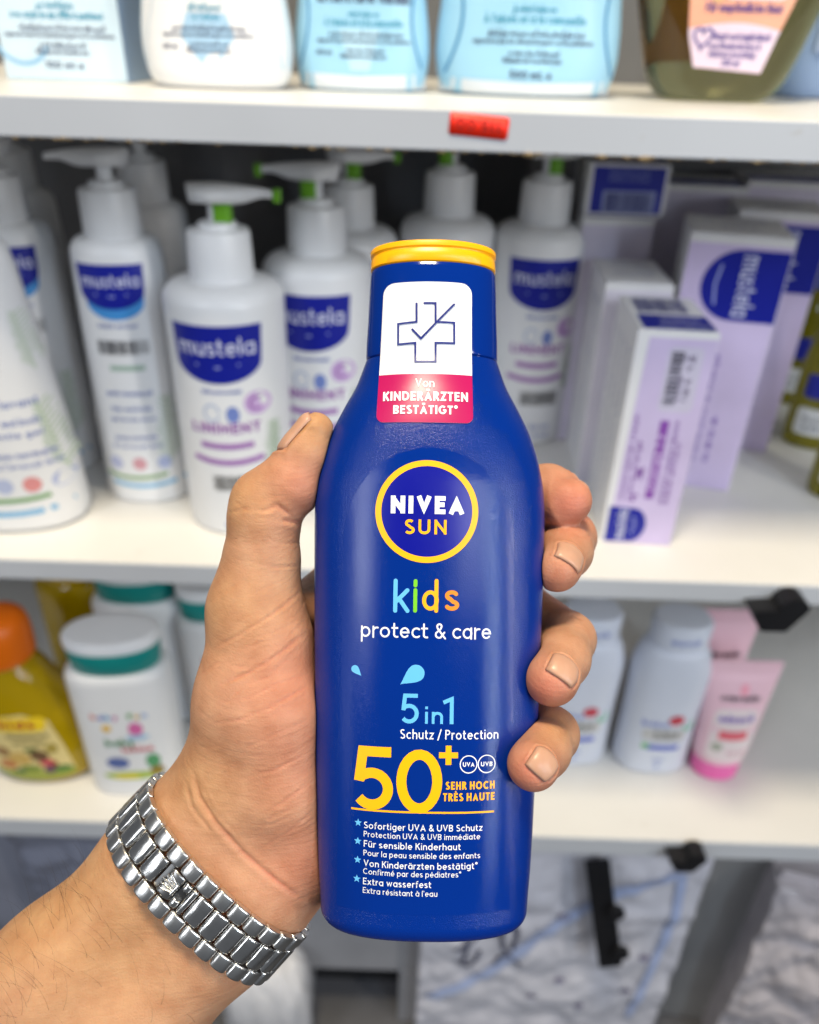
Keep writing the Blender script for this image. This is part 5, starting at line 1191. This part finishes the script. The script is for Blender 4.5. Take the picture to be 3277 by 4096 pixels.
powder(.2437, .538, 'white talc bottle with red and green print left of the pink tube'); powder(.1660, .545, 'white talc bottle half hidden behind the ring and little fingers')
def tube(x, y, label, H=.150, rz=0.0, prints=True, lean=0.0):
    t = empty('cream_tube', (x, y, ZS[2]), rz, label, 'tube', 'pink cream tubes')
    Loft([(0, .0205, .0165, 2.1), (.0012, .022, .018, 2.1), (.020, .0228, .0186, 2.1), (.0212, .0218, .0178, 2.1)], m=48).build('cap', M((240, 110, 180), .3), t, 40)
    S = Loft([(.0205, .0215, .0175, 2.1), (.022, .0235, .019, 2.1), (H*.42, .027, .0165, 2.2), (H*.68, .0305, .0105, 2.2), (H*.86, .0325, .0045, 2.4), (H - .012, .033, .0016, 3), (H, .033, .0014, 3)], dense=4, m=56); S.build('tube_body', mat('pink_tube', srgb(240, 200, 214), .35, vary=.02), t, 40)
    if prints:
        k = Ink(); k.rrect(-.020, .028, .020, .088, .008, 6); k.build('cream_panel', S, M((240, 226, 228), .42), t, .0003)
        lines(S, t, [('crème mains', 0, .096, .036, .008)], M((120, 100, 110), .5), .0004, .11); lines(S, t, [('adoucit', .0, .074, .032, .008)], M((120, 90, 190), .45), .0005, .11); bars(S, t, [(.0, .060, .026, .010, .001)], M((235, 110, 125), .42), 'rose_bar', .0005)
        k = Ink(); k.disc(-.012, .045, .005, .005); k.build('grey_mark', S, M((175, 180, 165), .45), t, .0005); k = Ink(); k.disc(.002, .108, .004, .006); k.build('rose_mark', S, M((250, 170, 190), .45), t, .0004); lines(S, t, [('50 ml', .006, .036, .016, .005)], M((215, 150, 170), .45), .0005)
    else: lines(S, t, [('crème mains', 0, .100, .040, .008)], M((110, 80, 95), .5), .0004, .12)
    return t
tube(.3050, .526, 'pink hand cream tube with cream panel standing on its cap', .136, .02); tube(.3040, .582, 'pink hand cream tube standing behind the front pink tube', .150, .02, False)
# ---- brackets under the boards
q = wy(1648, 1285, .425); bracket(q[0], q[2], -.016, .019, .0105, .017)
q = wy(1452, 1812, .425); bracket(q[0], q[2], -.016, .016, .0088, .012)
a = wy(1258, 1815, .468); b = wy(1285, 2030, .455); d = Vector(b - a); 
o = box('bracket_arm', (-.012, -.004, -d.length), (.012, .004, 0), m_black, unit, .0015); o.location = Vector(a) - Vector((0, .44, 0)); o.rotation_euler = Vector((0, 0, -1)).rotation_difference(d).to_euler()
for s in (.42, .82):
    kn = Loft([(0, .007, .007, 2), (.001, .009, .009, 2), (.006, .009, .009, 2), (.0075, .006, .006, 2)], m=24).build('bolt_head', m_black, o); kn.location = (.011, -.004, -d.length * s); kn.rotation_euler = (pi / 2, 0, 0)

# ---- below the shelving
fl = box('floor', (-2.5, -1.2, -.02), (2.5, 2.5, 0), mat('dark_floor', (.05, .05, .055, 1), .5), None, 0); fl['kind'] = 'structure'
plinth = box('plinth', (-.9, .47, 0), (.95, .838, ZC - 1.06), mat('grey_plinth', (.12, .12, .13, 1), .5), None, .002); tag(plinth, 'low dark grey plinth under the shelving', 'plinth')
ZP = ZC - 1.06 + .0005
def bag(name, c, s, col, label, seed, cat='bag', rough=.22, n=4.0, amp=.06, trans=0.0, rz=0.0, group=None, zs=.6):
    """soft plastic pack: superellipsoid with sharp crinkles"""
    from mathutils import noise
    bm = bmesh.new(); bmesh.ops.create_icosphere(bm, subdivisions=6, radius=1)
    for v in bm.verts:
        p = v.co.copy(); q = (abs(p.x) ** n + abs(p.y) ** n + abs(p.z) ** n) ** (1 / n); p = p / q
        f = 0
        for o_, sc in ((1, 1.6), (.5, 3.4), (.16, 7)): f += o_ * (abs(noise.noise(Vector((p.x * sc + seed, p.y * sc, p.z * sc * zs)))) - .22)
        p *= 1 + amp * f; v.co = Vector((p.x * s[0], p.y * s[1], p.z * s[2]))
    mnz = min(v.co.z for v in bm.verts)
    for v in bm.verts: v.co.z -= mnz
    me = bpy.data.meshes.new(name); bm.to_mesh(me); bm.free(); me.polygons.foreach_set('use_smooth', [True] * len(me.polygons))
    me.materials.append(mat(name, srgb(*col), rough, vary=.10, vscale=14, trans=trans))
    o = bpy.data.objects.new(name, me); COL.objects.link(o); o.location = c; o.rotation_euler = (0, 0, rz); return tag(o, label, cat, group)
a = wy(1120, 1980, .53)
t = empty('diaper_pack', (.170, .478, ZP), 0, 'white printed plastic pack with a blue stripe under the lower shelf', 'pack')
def crumple(x, y, z, seed):
    from mathutils import noise
    return sum(w_ * (1 - 2.4 * abs(noise.noise(Vector((x * s + seed, y * s, z * s))))) for w_, s in ((1, 13), (.5, 30), (.3, 62)))
class CrumpleSurf:
    """front of the crumpled pack, for its print"""
    def __init__(self, ox, oz, amp, seed): self.ox, self.oz, self.amp, self.seed = ox, oz, amp, seed
    def front(self, u, v, off=0.0):
        o_ = np.zeros(len(u)) + off
        return np.array([(a - self.ox, self.amp * crumple(a - self.ox, 0, b - self.oz, self.seed) - c - .0015, b - self.oz) for a, b, c in zip(u, v, o_)])
def crumple_box(name, lo, hi, m, parent, amp, seed):
    from mathutils import noise
    bm = bmesh.new(); bmesh.ops.create_cube(bm, size=1); bmesh.ops.subdivide_edges(bm, edges=bm.edges[:], cuts=70, use_grid_fill=True)
    for v in bm.verts:
        p = [lo[i] + (v.co[i] + .5) * (hi[i] - lo[i]) for i in range(3)]
        f = crumple(p[0], p[1], p[2], seed)
        v.co = Vector((p[0], p[1] + amp * f, p[2]))
    me = bpy.data.meshes.new(name); bm.to_mesh(me); bm.free(); me.polygons.foreach_set('use_smooth', [True] * len(me.polygons)); me.materials.append(m)
    o = bpy.data.objects.new(name, me); COL.objects.link(o); o.parent = parent; return o
PW = .285; crumple_box('pack_body', (-PW/2, 0, 0), (PW/2, .12, .418), mat('white_film', srgb(214, 214, 224), .2, vary=.08, vscale=18), t, .0040, 2.0)
fr = CrumpleSurf(t.location.x, t.location.z, .0040, 2.0)
def pk(x, y): q = wy(x, y, .471); return q[0], q[2]
def soft(pts, n=24):
    P = [np.array(p) for p in pts]; out = []
    for i in range(len(P) - 1):
        p0, p1, p2, p3 = P[max(i-1, 0)], P[i], P[i+1], P[min(i+2, len(P)-1)]
        for j in range(n // len(P) + 10):
            s = j / (n // len(P) + 10); out.append(.5 * ((2*p1) + (-p0+p2)*s + (2*p0-5*p1+4*p2-p3)*s*s + (-p0+3*p1-3*p2+p3)*s**3))
    return out + [P[-1]]
def stripe(pts, wd, m, nm):
    k = Ink(); k.ribbon(soft([pk(*p) for p in pts]), wd / 2); return k.build(nm, fr, m, t, .001)
stripe([(900, 2120), (1040, 2060), (1180, 1960), (1300, 1900), (1440, 1862)], .0125, M((176, 190, 226), .35), 'blue_stripe')
stripe([(1446, 1860), (1420, 1960), (1370, 2060), (1325, 2156)], .009, M((176, 190, 226), .35), 'blue_stripe')
for pts in ([(968, 1960), (985, 2000), (975, 2045)], [(958, 2010), (1005, 1995), (1010, 1965)], [(960, 2040), (990, 2052), (1012, 2020)], [(1065, 1962), (1060, 2010), (1085, 2040)], [(1045, 1985), (1090, 1970), (1080, 2020)], [(1040, 2050), (1065, 2030), (1095, 2048)]):
    stripe(pts, .0045, M((84, 86, 108), .45), 'dark_script')
for x, y in ((1190, 1945), (1270, 2000), (1180, 2080), (1320, 2100), (1120, 2110), (1220, 2130), (1360, 2030)):
    k = Ink(); c = pk(x, y); k.disc(c[0], c[1], .006, .0045, 12); k.build('speck_print', fr, M((130, 125, 150), .45), t, .001)
t2 = empty('grey_crate', (.375, .520, ZP), -.1, 'plain grey crate standing right of the printed pack', 'crate')
g_ = mat('grey_plastic', (.26, .26, .26, 1), .45); box('panel', (-.055, 0, 0), (.055, .15, .40), g_, t2, .004); box('rim', (-.058, -.003, .38), (.058, .153, .395), g_, t2, .003)
def film_pack(x, y, w_, d_, h_, col, label, seed, rz=0.0, trans=.25, amp=.008):
    t = empty('plastic_pack', (x, y, ZP), rz, label, 'pack')
    crumple_box('film_wrap', (-w_/2, 0, 0), (w_/2, d_, h_), mat('clear_film', srgb(*col), .16, vary=.12, vscale=22, trans=trans), t, amp, seed)
    box('folded_seam', (-w_/2 + .004, d_ * .4, h_ - .001), (w_/2 - .004, d_ * .45, h_ + .012), mat('film_seam', srgb(*col), .2, trans=trans), t, .001)
    return t
film_pack(.435, .455, .11, .06, .34, (214, 208, 214), 'crinkled pale plastic pack at the lower right corner', 4.0, -.25)
film_pack(.520, .520, .12, .07, .39, (196, 198, 206), 'crinkled plastic pack behind the one at the lower right corner', 9.0, -.1)
film_pack(-.330, .520, .16, .08, .36, (150, 154, 172), 'grey crinkled plastic pack at the lower left behind the forearm', 12.0, .1)
a = wy(560, 2080, .47); bag('plastic_bag', (a[0], .475, ZP), (.05, .035, .095), (222, 222, 226), 'white plastic bag below the wrist, under the lower shelf', 1.0, amp=.1, n=3)
a = wy(60, 1900, .55); bag('plastic_bag', (a[0], .60, ZP), (.10, .05, .18), (150, 152, 166), 'grey plastic bag behind the forearm', 6.0, amp=.1, n=3)
a = wy(760, 1960, .50); t3 = empty('grey_box', (a[0] - .095, .505, ZP), 0, 'open grey box with a dark slot behind the foot of the sunscreen bottle', 'box')
g2 = mat('mid_grey', (.33, .33, .35, 1), .5); box('panel', (0, 0, .115), (.17, .14, .40), g2, t3, .003); box('side_wall', (0, 0, 0), (.03, .14, .1149), g2, t3, .003); box('side_wall', (.14, 0, 0), (.17, .14, .1149), g2, t3, .003); box('inner_wall', (.0301, .05, 0), (.1399, .06, .1148), mat('slot_shade', (.02, .02, .022, 1), .6), t3, .001)  # inner wall coloured near-black to paint in the shade of the slot
